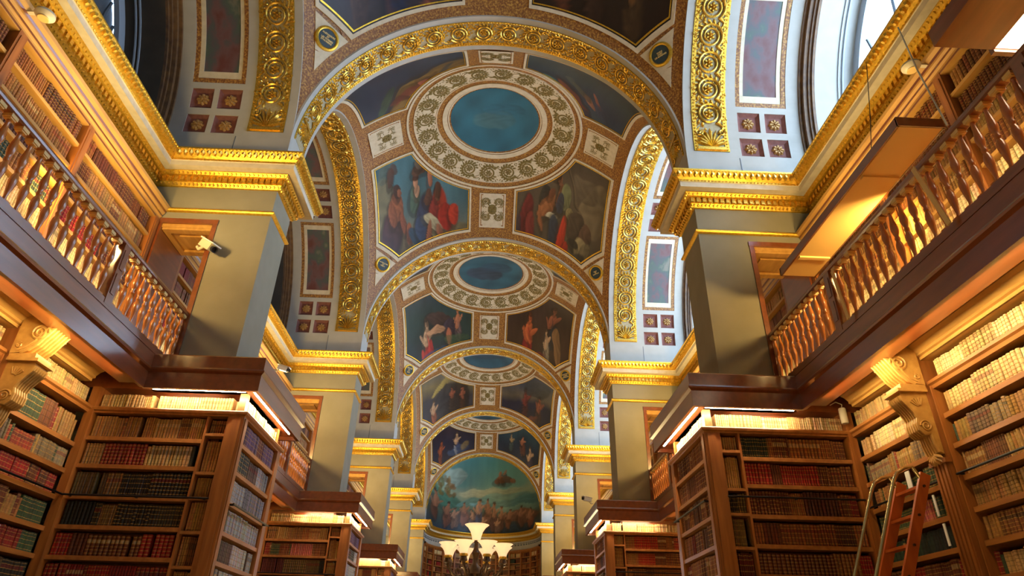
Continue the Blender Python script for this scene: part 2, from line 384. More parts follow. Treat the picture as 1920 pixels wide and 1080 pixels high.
#PART2
# ============================================================ STRUCTURE
def structure(o, label, cat): return tag(o, label, cat, kind='structure')
Y0, Y9 = -3.2, YS(5) + .70
m = MB(); m.box(-5.2, 5.2, Y0, Y9 + 4, FLOOR - .15, FLOOR); structure(m.build('floor', M_floor), 'dark polished wooden floor of the reading room, below the picture', 'floor')
m = MB(); m.box(-5.2, 5.2, Y0 - .2, Y0, FLOOR, 11.2); structure(m.build('wall_back', M_stone), 'plain stone wall closing the room behind the viewer', 'wall')
m = MB(); m.box(-5.2, 5.2, Y0, YS(0), 11.0, 11.2); structure(m.build('ceiling', M_stone), 'plain ceiling over the end behind the viewer', 'ceiling')
for s in (-1, 1):
    m = MB(s); m.box(4.80, 5.0, Y0, Y9, FLOOR, 6.15); m.box(XW, 4.80, Y0, Y9, 5.30, 6.15); m.box(4.8, 5.0, Y0, YS(0), 6.15, 11)
    structure(m.build('wall_' + side(s), M_stone), 'painted stone wall behind the %s-hand bookcases and galleries' % side(s), 'wall')

# profile bands of the entablature, (offset from the face, z)
P_CROWN = [(0, 6.16), (.355, 6.144), (.355, 6.120), (.335, 6.090), (.300, 6.040), (.268, 6.012), (.262, 5.985)]
P_CORONA = [(.262, 5.985), (.250, 5.978), (.250, 5.900), (.150, 5.900)]
P_EGG = [(.150, 5.900), (.152, 5.885), (.120, 5.845), (.098, 5.838)]
P_DBACK = [(.098, 5.838), (.062, 5.836), (.062, 5.765)]
P_LOW = [(.062, 5.765), (.066, 5.752), (.022, 5.705), (.0, 5.700)]
P_FRIEZE = [(.0, 5.70), (.0, 5.33)]
P_ASTR = [(0, 5.335), (.03, 5.33), (.042, 5.312), (.042, 5.298), (.03, 5.282), (.012, 5.272), (0, 5.268)]
def entablature(m_s, path, parent, astragal=True, dz=0.0):
    for nm, pr, mt in (('crown_molding', P_CROWN, M_gold), ('corona', P_CORONA, M_cream), ('egg_molding', P_EGG, M_gold), ('dentil_band', P_DBACK, M_gold), ('lower_molding', P_LOW, M_gold)) + ((('astragal', P_ASTR, M_gold),) if astragal else ()):
        m = MB(m_s); m.sweep([(o_, z_ + dz) for o_, z_ in pr], path); m.build(nm, mt, parent, recalc=False)
    # repeated relief: leaves on the crown, eggs, dentils, lower leaves; too small to pick apart
    lv = MB(m_s); dn = MB(m_s)
    n = len(path)
    for i in range(n - 1):
        p = Vector((*path[i], 0)); q = Vector((*path[i + 1], 0)); d = (q - p).normalized(); L = (q - p).length
        nr = Vector((-d.y, d.x, 0))
        e0 = 1 if i > 0 else 0; e1 = 1 if i < n - 2 else 0
        for (off, z, step, lu, lw, h, tilt, who) in ((.318, 6.066, .078, .036, .052, .034, .95, lv), (.345, 6.118, .05, .020, .016, .012, .2, lv), (.262, 6.000, .05, .020, .014, .014, .4, lv), (.130, 5.866, .060, .022, .026, .022, .8, lv), (.044, 5.730, .055, .020, .026, .016, .8, lv)):
            a0 = -off * e0; a1 = L + off * e1; k = max(1, int((a1 - a0) / step)); st = (a1 - a0) / k
            up = (nr * math.sin(tilt) + Vector((0, 0, 1)) * math.cos(tilt)).normalized(); out = (nr * math.cos(tilt) - Vector((0, 0, 1)) * math.sin(tilt)).normalized()
            for j in range(k):
                c = p + d * (a0 + st * (j + .5)) + nr * off + Vector((0, 0, z))
                who.bump(c, d, up, out, lu, lw, h, 5 if step > .07 else 4)
        off = .062; a0 = -.09 * e0; a1 = L + .09 * e1; k = max(1, int((a1 - a0) / .083)); st = (a1 - a0) / k
        for j in range(k):
            c = p + d * (a0 + st * (j + .5)) + nr * (off + .014) + Vector((0, 0, 5.800))
            dn.mat_box(frame_mat(c, d, nr, (0, 0, 1)), .024, .016, .034)
    tag(lv.build('leaf_relief', M_gold2, parent, recalc=False), kind='stuff'); tag(dn.build('dentils', M_gold2, parent, recalc=False), kind='stuff')

# ---- piers
for s in (-1, 1):
    for k in range(0, 6):
        y0, y1 = YS(k), YS(k) + .70
        place_w = {1: 'nearest', 2: 'second', 3: 'third', 4: 'fourth', 5: 'farthest', 0: 'unseen'}[k]
        if k == 0: lab = 'stone pier of the %s side level with the viewer' % side(s)
        else: lab = 'tall painted stone pier with gilded cornice, %s from the viewer on the %s side' % (place_w, side(s))
        pr = thing('stone_pier', (s * 3.3, y0 + .35, FLOOR), lab, 'pillar')
        m = MB(s)
        m.box(A, 3.70, y0, y1, FLOOR, 6.15); m.box(3.70, 4.41, y0, y1, 5.13, 6.15); m.box(4.41, 4.80, y0, y1, FLOOR, 6.15); m.box(3.70, 4.41, y0, y1, FLOOR, 2.93)
        m.build('shaft', M_stone, pr)
        m = MB(s); m.box(A, 4.80, y0, y1, 6.15, 6.69); m.build('impost_block', M_white, pr)
        m = MB(s); m.box(3.772, 3.784, y0 - .004, y1 + .004, 6.15, 6.69); m.build('joint', M_grey, pr)
        path = [(XW, y0), (A, y0), (A, y1), (XW, y1)]
        if k: entablature(s, path, pr)
        # wood lining of the gallery passage through the pier
        m = MB(s); ya, yb = y0 - .02, y1 + .02
        m.box(3.655, 3.715, ya, yb, 2.93, 5.13); m.box(4.395, 4.455, ya, yb, 2.93, 5.13); m.box(3.65, 4.46, ya - .004, yb + .004, 5.083, 5.155)
        m.box(3.702, 3.735, ya + .03, yb - .03, 2.93, 5.081); m.build('passage_frame', M_dark, pr)
        m = MB(s); m.box(3.715, 4.395, ya + .03, yb - .03, 5.03, 5.085)
        for a0, a1, b0, b1 in ((3.72, 3.80, ya + .04, yb - .04), (4.31, 4.39, ya + .04, yb - .04), (3.80, 4.31, ya + .04, ya + .14), (3.80, 4.31, yb - .14, yb - .04)): m.box(a0, a1, b0, b1, 4.995, 5.03)
        m.box(3.88, 4.23, ya + .22, yb - .22, 5.005, 5.03); m.build('passage_ceiling', M_honey, pr)
for s in (-1, 1):
    for k in range(0, 5):
        cn = thing('gilded_cornice', (s * XW, YC(k), 5.9), 'gilded leaf cornice along the %s wall under the %s' % (side(s), ['nearest window arch', 'second window arch', 'third window arch', 'fourth window arch', 'farthest window arch'][k]), 'cornice')
        entablature(s, [(XW + .006, YC(k) - B), (XW + .006, YC(k) + B)], cn, astragal=False, dz=-.004)

# ---- cross arches
def bead_row(m, fn, nfn, t, a0, a1, step_m, R, lu, lw, h):
    k = int(abs(a1 - a0) * R / step_m)
    for j in range(k):
        a = a0 + (a1 - a0) * (j + .5) / k
        c = Vector(fn(t, a, R)); tang = (Vector(fn(t, a + .01, R)) - Vector(fn(t, a - .01, R))).normalized(); nin = nfn(a)
        m.bump(c, tang, tang.cross(nin), nin, lu, lw, h, 4)
for k in range(0, 6):
    y0 = YS(k)
    if k == 0: lab = 'cross arch directly above the viewer'
    else: lab = ['', 'widest gilded cross arch over the nave, the nearest one', 'second gilded cross arch over the nave', 'third gilded cross arch over the nave', 'fourth gilded cross arch over the nave', 'smallest gilded cross arch, framing the landscape painting'][k]
    ar = thing('cross_arch', (0, y0 + .35, ZA), lab, 'arch', 'gilded cross arches over the nave')
    fn = lambda t, a, r: (r * math.cos(a), t, ZA + r * math.sin(a))
    nf = lambda a: Vector((-math.cos(a), 0, -math.sin(a)))
    m = MB(); m.arc(fn, y0, y0 + .70, 0, PI, A, A + .62, 64); m.build('arch_ring', M_white, ar)
    if k == 0: continue
    m = MB(); m.arc(fn, y0 + .13, y0 + .565, .05, PI - .05, A - .004, A + .01, 64); m.build('relief_ground', M_goldbg, ar)
    m = MB()
    m.arc(fn, y0 + .105, y0 + .135, .04, PI - .04, A - .016, A + .01, 64); m.arc(fn, y0 + .535, y0 + .60, .04, PI - .04, A - .012, A + .01, 64)
    m.build('gilt_fillet', M_gold, ar)
    m = MB(); bead_row(m, fn, nf, y0 + .12, .04, PI - .04, .05, A - .014, .02, .014, .014); bead_row(m, fn, nf, y0 + .568, .04, PI - .04, .045, A - .010, .018, .028, .018)
    tag(m.build('bead_relief', M_gold2, ar, recalc=False), kind='stuff')
    n = 20
    for j in range(n):
        a = .145 + (PI - .29) * j / (n - 1); c = fn(y0 + .335, a, A - .006); z = nf(a)
        ta = Vector((-math.sin(a), 0, math.cos(a))); 
        if a > PI / 2: ta = -ta
        yv = z.cross(ta)
        if j in (0, n - 1): ta, yv = yv, -ta; place('palmette', ME_palm, frame_mat(c, ta, z.cross(ta), z, 1.05), ar)
        else: place('scroll', ME_scroll, frame_mat(c, ta, yv, z, 1.06), ar)

# ---- side arches with coffers, and the lunette windows
ME_cof = {}
def side_arch(s, k):
    yc = YC(k); R = B
    fn = lambda t, a, r: (t, yc - r * math.cos(a), ZA + r * math.sin(a))       # a = 0 near, PI far
    nf = lambda a: Vector((0, math.cos(a), -math.sin(a)))
    pos = ['nearest', 'second', 'third', 'fourth', 'farthest'][k]
    ar = thing('window_arch', (s * A, yc, ZA), '%s coffered and gilded wall arch on the %s side' % (pos, side(s)), 'arch')
    m = MB(s); m.arc(fn, A, 3.78, 0, PI, R, R + .5, 56); m.arc(fn, 4.62, 4.80, 0, PI, R, R + .5, 56); m.arc(fn, 3.78, 4.62, 0, PI, R + .055, R + .5, 56)
    m.build('arch_ring', M_white, ar)
    m = MB(s); m.arc(fn, 3.12, 3.62, .035, PI - .035, R - .004, R + .01, 56); m.build('relief_ground', M_goldbg, ar)
    m = MB(s); m.arc(fn, 3.10, 3.165, .035, PI - .035, R - .016, R, 56); m.arc(fn, 3.575, 3.64, .035, PI - .035, R - .016, R, 56)
    for e in (.035, PI - .035 - .02): m.arc(fn, 3.10, 3.64, e, e + .02, R - .016, R, 1)
    m.build('gilt_fillet', M_gold, ar)
    m = MB(s)
    for t in (3.132, 3.607): bead_row(m, fn, nf, t, .035, PI - .035, .055, R - .014, .02, .026, .018)
    tag(m.build('bead_relief', M_gold2, ar, recalc=False), kind='stuff')
    dg = math.radians
    angs = [dg(14.7 + 150.6 * j / 19) for j in range(20)]
    for j, a in enumerate([dg(6)] + angs + [dg(174)]):
        c = Vector(fn(3.37, a, R - .006)); c.x *= s; z = nf(a)
        ta = Vector((0, math.sin(a), math.cos(a)))
        if a > PI / 2: ta = -ta
        if j in (0, 21):
            x = Vector((-s, 0, 0)) if j == 0 else Vector((s, 0, 0)); y = z.cross(x)
            if y.z < 0: x = -x; y = -y
            place('palmette', ME_palm, frame_mat(c, x, y, z, 1.3), ar)
        else: place('scroll', ME_scroll, frame_mat(c, ta, z.cross(ta), z, 1.28), ar)
    # ribs between coffers
    rows = []
    for lo, hi in ((0.9, 7.2), (9.4, 15.8), (54.6, 60.7), (62.8, 69.0)):
        rows += [(lo, hi), (180 - hi, 180 - lo)]
    rows.sort()
    panels = [(17.7, 52.5), (71, 109), (127.5, 162.3)]
    m = MB(s)
    ev = sorted(rows + panels); prev = 0
    for lo, hi in ev + [(180, 180)]:
        m.arc(fn, 3.78, 4.62, dg(prev), dg(lo), R, R + .06, max(1, int((lo - prev) / 2))); prev = hi
    for lo, hi in ev:
        for t0, t1 in (((3.78, 3.82), (4.17, 4.25), (4.58, 4.62)) if (lo, hi) in rows else ((3.78, 3.80), (4.60, 4.62))):
            m.arc(fn, t0, t1, dg(lo), dg(hi), R, R + .06, max(1, int((hi - lo) / 3)))
    m.build('coffer_rib', M_white, ar)
    for lo, hi in rows:
        for t0, t1 in ((3.82, 4.17), (4.25, 4.58)):
            a = dg((lo + hi) / 2); tm = (t0 + t1) / 2
            key = (s, k, lo, t0)
            m = MB(s); da = dg(1.0)
            # sunk tray with sloping sides
            c4 = lambda t_, a_, r_: fn(t_, a_, r_)
            o_ = [c4(t0, dg(lo), R + .012), c4(t1, dg(lo), R + .012), c4(t1, dg(hi), R + .012), c4(t0, dg(hi), R + .012)]
            i_ = [c4(t0 + .05, dg(lo) + da, R + .05), c4(t1 - .05, dg(lo) + da, R + .05), c4(t1 - .05, dg(hi) - da, R + .05), c4(t0 + .05, dg(hi) - da, R + .05)]
            m.add(o_ + i_, [(0, 1, 5, 4), (1, 2, 6, 5), (2, 3, 7, 6), (3, 0, 4, 7), (4, 5, 6, 7)])
            co = m.build('coffer', M_purple, ar, recalc=False)
            c = Vector(fn(tm, a, R + .045)); c.x *= s; z = nf(a)
            x = Vector((1, 0, 0)); place('rosette', ME_ros, frame_mat(c, x, z.cross(x), z, 1.35), co)
    for lo, hi in panels:
        n = 14
        m = MB(s); m.arc(fn, 3.93, 4.46, dg(lo + 3.6), dg(hi - 3.6), R + .030, R + .05, n); pn = m.build('marbled_panel', M_marble, ar)
        m = MB(s)
        for (o1, o2, r0) in (((0, 0), (.07, 1.45), R + .008),):
            a0, a1 = dg(lo), dg(hi); w_, da = o2[0], dg(o2[1])
            m.arc(fn, 3.80, 3.80 + w_, a0, a1, r0, R + .055, n); m.arc(fn, 4.60 - w_, 4.60, a0, a1, r0, R + .055, n)
            m.arc(fn, 3.80 + w_, 4.60 - w_, a0, a0 + da, r0, R + .055, 1); m.arc(fn, 3.80 + w_, 4.60 - w_, a1 - da, a1, r0, R + .055, 1)
        m.build('panel_border', M_band, ar)
        m = MB(s); a0, a1 = dg(lo + 1.45), dg(hi - 1.45)
        m.arc(fn, 3.87, 3.93, a0, a1, R + .02, R + .055, n); m.arc(fn, 4.46, 4.53, a0, a1, R + .02, R + .055, n)
        m.arc(fn, 3.93, 4.46, a0, dg(lo + 3.6), R + .02, R + .055, 1); m.arc(fn, 3.93, 4.46, dg(hi - 3.6), a1, R + .02, R + .055, 1)
        m.build('panel_mount', M_cream, ar)
    # stepped brown archivolt on the window wall
    m = MB(s)
    for i, (r0, r1, x0) in enumerate(((3.02, 3.08, 4.80), (2.985, 3.03, 4.85), (2.945, 2.99, 4.84), (2.91, 2.95, 4.90), (2.872, 2.915, 4.94))):
        m.arc(fn, x0, 5.02, -.02, PI + .02, r0, r1, 48); m.box(x0, 5.02, yc - r1, yc - r0, 6.15, ZA); m.box(x0, 5.02, yc + r0, yc + r1, 6.15, ZA)
    tag(m.build('archivolt', M_archivolt, ar), kind='stuff')
    # window: reveal (white right, dark brown left), frame, panes
    wname = 'window_%d' % (2 * k + (1 if s < 0 else 2))
    wd = bpy.data.objects.new(wname, None); COL.objects.link(wd); wd.location = (s * 5.6, yc, ZA); WLOC[wd.name] = Vector(wd.location)
    tag(wd, '%s half-round window on the %s side, %s' % (pos, side(s), 'bright with daylight' if s > 0 else 'dark and shaded'), 'window', kind='structure')
    Rr = 2.87
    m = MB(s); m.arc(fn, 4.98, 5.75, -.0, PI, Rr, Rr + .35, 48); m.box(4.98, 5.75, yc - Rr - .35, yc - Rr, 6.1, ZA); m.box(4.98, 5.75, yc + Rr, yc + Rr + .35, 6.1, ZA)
    m.box(4.67, 5.75, yc - Rr - .35, yc + Rr + .35, 6.05, 6.16); m.build('reveal', M_white if s > 0 else M_dkreveal, wd)
    m = MB(s)
    for x0, r0 in ((5.34, Rr - .022), (5.40, Rr - .03)):
        m.arc(fn, x0, x0 + .022, 0, PI, r0, Rr + .01, 48)
    m.arc(fn, 5.58, 5.66, 0, PI, Rr - .16, Rr + .01, 48); m.box(5.58, 5.66, yc - Rr, yc + Rr, 6.16, 6.24); m.box(5.58, 5.66, yc - Rr, yc - Rr + .16, 6.16, ZA); m.box(5.58, 5.66, yc + Rr - .16, yc + Rr, 6.16, ZA)
    m.build('window_frame', M_frame, wd)
    # curved lead bars: crossing arcs
    if s > 0 or k < 2:
        for i in range(-3, 4):
            for sg in (-1, 1):
                pts = []
                for j in range(13):
                    t = j / 12; z = 6.2 + t * 3.1; y = i * .86 + sg * .75 * math.sin(t * PI * .9) - sg * .2
                    if y * y + max(0, z - ZA) ** 2 < (Rr - .14) ** 2: pts.append((s * 5.62, yc + y, z))
                if len(pts) > 2:
                    m = MB(); m.tube(pts, .022, 5); m.build('glazing_bar', M_grey, wd)
    # glass: fan of panes between the bars, one sheet
    m = MB(s); prof = [(yc + (Rr - .13) * math.cos(a), ZA + (Rr - .13) * math.sin(a)) for a in [PI * i / 32 for i in range(33)]] + [(yc - Rr + .13, 6.2), (yc + Rr - .13, 6.2)]
    m.prism(prof, 'x', 5.635, 5.640); m.build('pane', M_glass, wd)
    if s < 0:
        m = MB(s); m.prism(prof, 'x', 5.70, 5.72); m.build('added_blind', M_blind, wd)  # added behind the left panes to keep those windows dark
for k in range(0, 5):
    for s in (-1, 1): side_arch(s, k)
#PART3
# ============================================================ VAULTS
def SPH(k, off=0.0):
    yc = YC(k)
    def f(x, y, o=0.0):
        r = RS - off - o; d2 = x * x + y * y
        z = math.sqrt(max(RS * RS - d2, 0)); n = Vector((x, y, z)) / RS
        p = n * r; return Vector((p.x, p.y + yc, ZA + p.z))
    return f
def sph_strip(m, f, P, Q, off, thick):
    """raised band between two plan polylines P, Q on the vault"""
    n = len(P); vs = []
    for p, q in zip(P, Q): vs += [f(*p, off), f(*q, off), f(*p, off - thick), f(*q, off - thick)]
    fs = []
    for i in range(n - 1):
        a, b = 4 * i, 4 * i + 4
        fs += [(a, a + 1, b + 1, b), (a + 2, a, b, b + 2), (a + 1, a + 3, b + 3, b + 1)]
    m.add(vs, fs)
def ring_pts(r, n=96, a0=0, a1=2 * PI): return [(r * math.cos(a0 + (a1 - a0) * i / n), r * math.sin(a0 + (a1 - a0) * i / n)) for i in range(n + 1)]
def seg(p, q, n): return [(p[0] + (q[0] - p[0]) * i / n, p[1] + (q[1] - p[1]) * i / n) for i in range(n + 1)]
def poly_path(pts, n=8):
    out = []
    for p, q in zip(pts, pts[1:]): out += seg(p, q, n)[:-1]
    return out + [pts[-1]]
def offset_closed(pts, d):
    """offset a closed ccw polyline inward by d"""
    n = len(pts); out = []
    for i in range(n):
        a = Vector(pts[i - 1]); b = Vector(pts[i]); c = Vector(pts[(i + 1) % n])
        d0 = (b - a); d1 = (c - b)
        if d0.length < 1e-9 or d1.length < 1e-9: out.append(tuple(b)); continue
        n0 = Vector((-d0.y, d0.x)).normalized(); n1 = Vector((-d1.y, d1.x)).normalized(); mm = n0 + n1
        mm = mm / max(mm.dot(n0), .35); out.append((b.x + mm.x * d, b.y + mm.y * d))
    return out
SKIN = (176, 112, 78); SKIN2 = (146, 84, 60); PALE = (196, 158, 120)
COMPS = {
 # bay: {(sx, sy): (background, blobs)}
 (1, -1, 1): ([(0, (92, 80, 58)), (.22, (120, 108, 78)), (.36, (96, 110, 104)), (.6, (74, 112, 120)), (1, (66, 108, 120))],
    [(-.85, .50, .28, .30, .3, (128, 118, 84), .85), (.35, .20, .7, .10, .1, (112, 102, 72), .8), (-.80, .82, .16, .08, .4, (84, 96, 84), .7),
     (-.62, .88, .06, .05, 0, (84, 58, 44), .8), (-.70, .78, .05, .12, -.5, (84, 54, 42), .85),
     (-.72, .22, .22, .24, .2, (70, 44, 50), .95), (-.60, .50, .13, .15, .2, (150, 88, 58), .95), (-.70, .42, .07, .15, .3, (142, 82, 54), .9), (-.48, .34, .07, .13, .3, (132, 72, 50), .9), (-.36, .22, .07, .13, 0, (140, 80, 54), .9), (-.60, .66, .075, .085, 0, (64, 42, 36), .95), (-.56, .64, .045, .05, 0, (140, 86, 60), .9),
     (-.24, .60, .12, .13, 0, (70, 96, 84), .95), (-.20, .66, .06, .05, 0, (196, 150, 118), .9), (-.22, .74, .05, .055, 0, (186, 136, 104), .95), (-.22, .79, .065, .035, 0, (92, 50, 36), .9), (-.12, .87, .17, .06, .15, (88, 60, 46), .95), (-.12, .92, .09, .05, 0, (96, 84, 72), .9), (.06, .78, .04, .10, -.3, (168, 104, 76), .9),
     (-.10, .18, .30, .10, -.2, (34, 62, 82), .95), (-.02, .44, .16, .20, -.4, (40, 50, 76), .95), (.02, .60, .07, .07, 0, (84, 54, 44), .95), (-.10, .30, .12, .14, .5, (46, 66, 96), .9),
     (.30, .50, .20, .22, .35, (168, 50, 28), .95), (.18, .46, .12, .15, 0, (128, 40, 34), .9), (.44, .42, .16, .16, .5, (150, 34, 24), .95), (.62, .44, .09, .12, .2, (176, 52, 32), .95), (.24, .66, .08, .08, 0, (108, 66, 48), .95), (.25, .70, .085, .05, 0, (80, 50, 38), .9),
     (.16, .34, .24, .07, -.35, (176, 166, 132), .95), (.06, .20, .07, .17, -.35, (140, 84, 58), .9), (.34, .20, .07, .14, .4, (136, 82, 58), .9)]),
 (1, 1, 1): ([(0, (78, 68, 54)), (.25, (84, 74, 60)), (.5, (82, 72, 58)), (.8, (92, 80, 66)), (1, (80, 70, 60))],
    [(.75, .52, .30, .26, .3, (116, 102, 78), .85), (.55, .75, .3, .1, -.5, (104, 92, 74), .7), (-.45, .15, .6, .12, -.2, (62, 58, 50), .8), (.30, .75, .3, .015, -.9, (62, 52, 44), .8), (.36, .70, .3, .015, -.9, (110, 96, 74), .7),
     (-.70, .46, .13, .26, -.25, (104, 38, 38), .95), (-.62, .30, .10, .22, -.15, (124, 50, 46), .9), (-.86, .34, .07, .12, 0, (70, 56, 60), .8),
     (-.22, .56, .14, .13, -.2, (156, 98, 60), .95), (-.36, .46, .05, .14, .2, (160, 100, 62), .95), (-.30, .68, .09, .07, .4, (54, 50, 46), .95), (-.18, .66, .05, .05, 0, (110, 66, 46), .9), (-.10, .44, .12, .035, .1, (196, 186, 156), .95), (-.06, .30, .10, .18, -.1, (40, 50, 66), .95), (.10, .26, .085, .24, -.28, (176, 44, 26), .95), (.18, .12, .06, .10, -.3, (150, 36, 26), .9),
     (.0, .66, .05, .12, -.4, (150, 96, 62), .9), (.14, .66, .13, .12, -.3, (116, 118, 82), .95), (.04, .60, .08, .10, .3, (52, 56, 72), .9), (-.02, .80, .055, .06, 0, (150, 100, 74), .95), (-.06, .84, .07, .045, .2, (66, 46, 36), .95), (.28, .52, .10, .08, 0, (128, 116, 78), .9), (.42, .38, .20, .15, -.5, (64, 50, 42), .95), (.60, .26, .10, .14, -.4, (84, 60, 48), .9),
     (.52, .16, .15, .11, -.2, (150, 134, 96), .95), (.64, .12, .08, .09, .4, (110, 98, 72), .9), (.38, .20, .12, .05, -.3, (36, 32, 30), .9), (.50, .06, .16, .05, .2, (60, 52, 44), .9)]),
 (1, -1, -1): ([(0, (34, 44, 62)), (.5, (40, 54, 74)), (1, (58, 62, 76))],
    [(.25, .80, .75, .15, -.25, (138, 108, 56), .85), (.45, .90, .35, .09, -.2, (176, 140, 78), .8), (-.1, .98, .5, .06, 0, (120, 96, 56), .7), (-.55, .80, .25, .07, -.4, (66, 84, 62), .8), (.0, .86, .42, .045, -.25, (116, 58, 44), .9), (.22, .80, .14, .05, .2, (150, 84, 62), .9), (.42, .86, .16, .045, .3, (48, 56, 84), .9), (-.30, .92, .20, .04, .2, (96, 50, 42), .8), (.60, .70, .2, .04, -.5, (44, 56, 66), .7)]),
 (1, 1, -1): ([(0, (56, 62, 58)), (.5, (56, 70, 76)), (.8, (52, 66, 88)), (1.1, (60, 78, 88))],
    [(-.35, .84, .35, .10, .3, (76, 118, 116), .9), (-.55, .96, .3, .05, .1, (70, 92, 84), .8), (.05, .88, .42, .05, .45, (112, 62, 54), .95), (-.12, .95, .14, .05, .2, (136, 78, 60), .9), (.26, .80, .18, .035, .5, (164, 112, 88), .85), (.40, .74, .16, .03, .6, (150, 92, 72), .85), (.15, .96, .3, .04, .2, (48, 54, 78), .8), (.55, .86, .25, .06, .4, (56, 64, 84), .8), (.10, .72, .2, .04, .4, (96, 80, 60), .8), (-.05, .66, .2, .04, .4, (84, 92, 84), .7)]),
 (2, -1, 1): ([(0, (28, 42, 56)), (.35, (34, 54, 52)), (.65, (42, 66, 62)), (1, (34, 58, 72))],
    fig(-.42, .36, .75, PALE, (176, 44, 42), .35, (190, 60, 50)) + [(.05, .58, .42, .12, -.15, (64, 48, 44), .95), (.25, .5, .2, .12, .1, (58, 48, 60), .9), (.25, .36, .07, .14, .1, (176, 104, 74), .9), (-.15, .46, .28, .06, .1, (196, 148, 110), .85)] + fig(.52, .58, .5, SKIN, (104, 84, 84), 0, (60, 52, 60)) + [(-.1, .1, .5, .08, .1, (40, 66, 96), .7), (.5, .3, .4, .1, 0, (60, 84, 56), .6)]),
 (2, 1, 1): ([(0, (52, 34, 26)), (.5, (66, 46, 36)), (1, (58, 44, 44))],
    fig(-.25, .44, .85, (196, 100, 56), (124, 24, 30), -.2, (138, 30, 30)) + fig(.40, .66, .75, SKIN2, (28, 36, 46), .6, (34, 40, 50)) + fig(.30, .32, .55, PALE, (150, 136, 112), 0, (84, 50, 40)) + [(.62, .3, .1, .3, .3, (140, 104, 64), .8), (-.05, .1, .3, .1, 0, (110, 24, 30), .7)]),
 (3, -1, 1): ([(0, (52, 48, 56)), (.5, (58, 56, 62)), (.75, (120, 108, 74)), (1, (104, 102, 96))],
    [(-.1, .45, .5, .3, .6, (50, 50, 54), .9), (.45, .45, .35, .4, 0, (44, 36, 34), .9), (-.2, .78, .5, .06, .5, (176, 156, 84), .7)] + fig(-.55, .3, .5, PALE, (146, 84, 60), 0) + fig(.5, .5, .5, SKIN2, (70, 46, 34), 0) + fig(.1, .55, .5, SKIN2, (60, 48, 42), 0)),
 (3, 1, 1): ([(0, (32, 34, 52)), (.42, (36, 38, 60)), (.55, (96, 88, 74)), (.8, (60, 68, 84)), (1, (44, 52, 70))],
    fig(.0, .5, .75, (126, 54, 50), (70, 36, 40), 0) + fig(.5, .4, .6, SKIN2, (62, 44, 46), 0) + [(.4, .75, .5, .2, 0, (38, 44, 50), .7), (.3, .15, .2, .05, .2, (120, 64, 48), .7)]),
 (4, -1, 1): ([(0, (30, 34, 56)), (.5, (40, 40, 58)), (1, (60, 48, 54))], fig(-.6, .35, .6, (160, 84, 50), (120, 60, 44), 0) + fig(.1, .55, .6, PALE, (56, 60, 90), .2, (200, 200, 200)) + [(.2, .3, .5, .12, .1, (60, 80, 110), .6), (.5, .4, .2, .1, .3, (130, 110, 70), .7)]),
 (4, 1, 1): ([(0, (28, 34, 54)), (.5, (40, 52, 66)), (1, (56, 84, 90))], fig(-.3, .6, .5, (170, 140, 96), (70, 84, 80), 0) + fig(.2, .55, .5, SKIN, (100, 60, 48), .3) + fig(.55, .3, .6, PALE, (60, 50, 70), .2)),
 (0, -1, 1): ([(0, (58, 42, 34)), (.5, (40, 40, 58)), (1, (52, 44, 42))], fig(.0, .45, .8, SKIN2, (36, 40, 66), 0, (70, 40, 36)) + fig(-.5, .4, .6, (140, 90, 60), (70, 46, 36), .2) + fig(.5, .3, .6, SKIN2, (104, 60, 40), -.3)),
 (0, 1, 1): ([(0, (40, 26, 18)), (.5, (46, 32, 24)), (1, (50, 36, 30))], fig(.0, .5, .8, (120, 76, 50), (60, 40, 30), 0) + fig(.5, .4, .6, (130, 90, 50), (74, 54, 34), .2) + fig(-.5, .3, .6, (96, 54, 36), (60, 40, 30), -.3)),
}
TEXTS = {(0, -1): ['ALEXANDRE', 'ET', 'LES POEMES', "D'HOMERE"], (0, 1): ['OVIDE', 'CHEZ', 'LES BARBARES'], (1, -1): ['LA DRACHME', 'DU', 'TRIBUT'], (1, 1): ['MORT', 'DE', 'S.J.BAPTISTE'],
         (2, -1): ['ADAM', 'ET', 'EVE'], (2, 1): None, (3, -1): None, (3, 1): None, (4, -1): None, (4, 1): None}
NEARW = ['nearest', 'second', 'third', 'fourth', 'farthest']
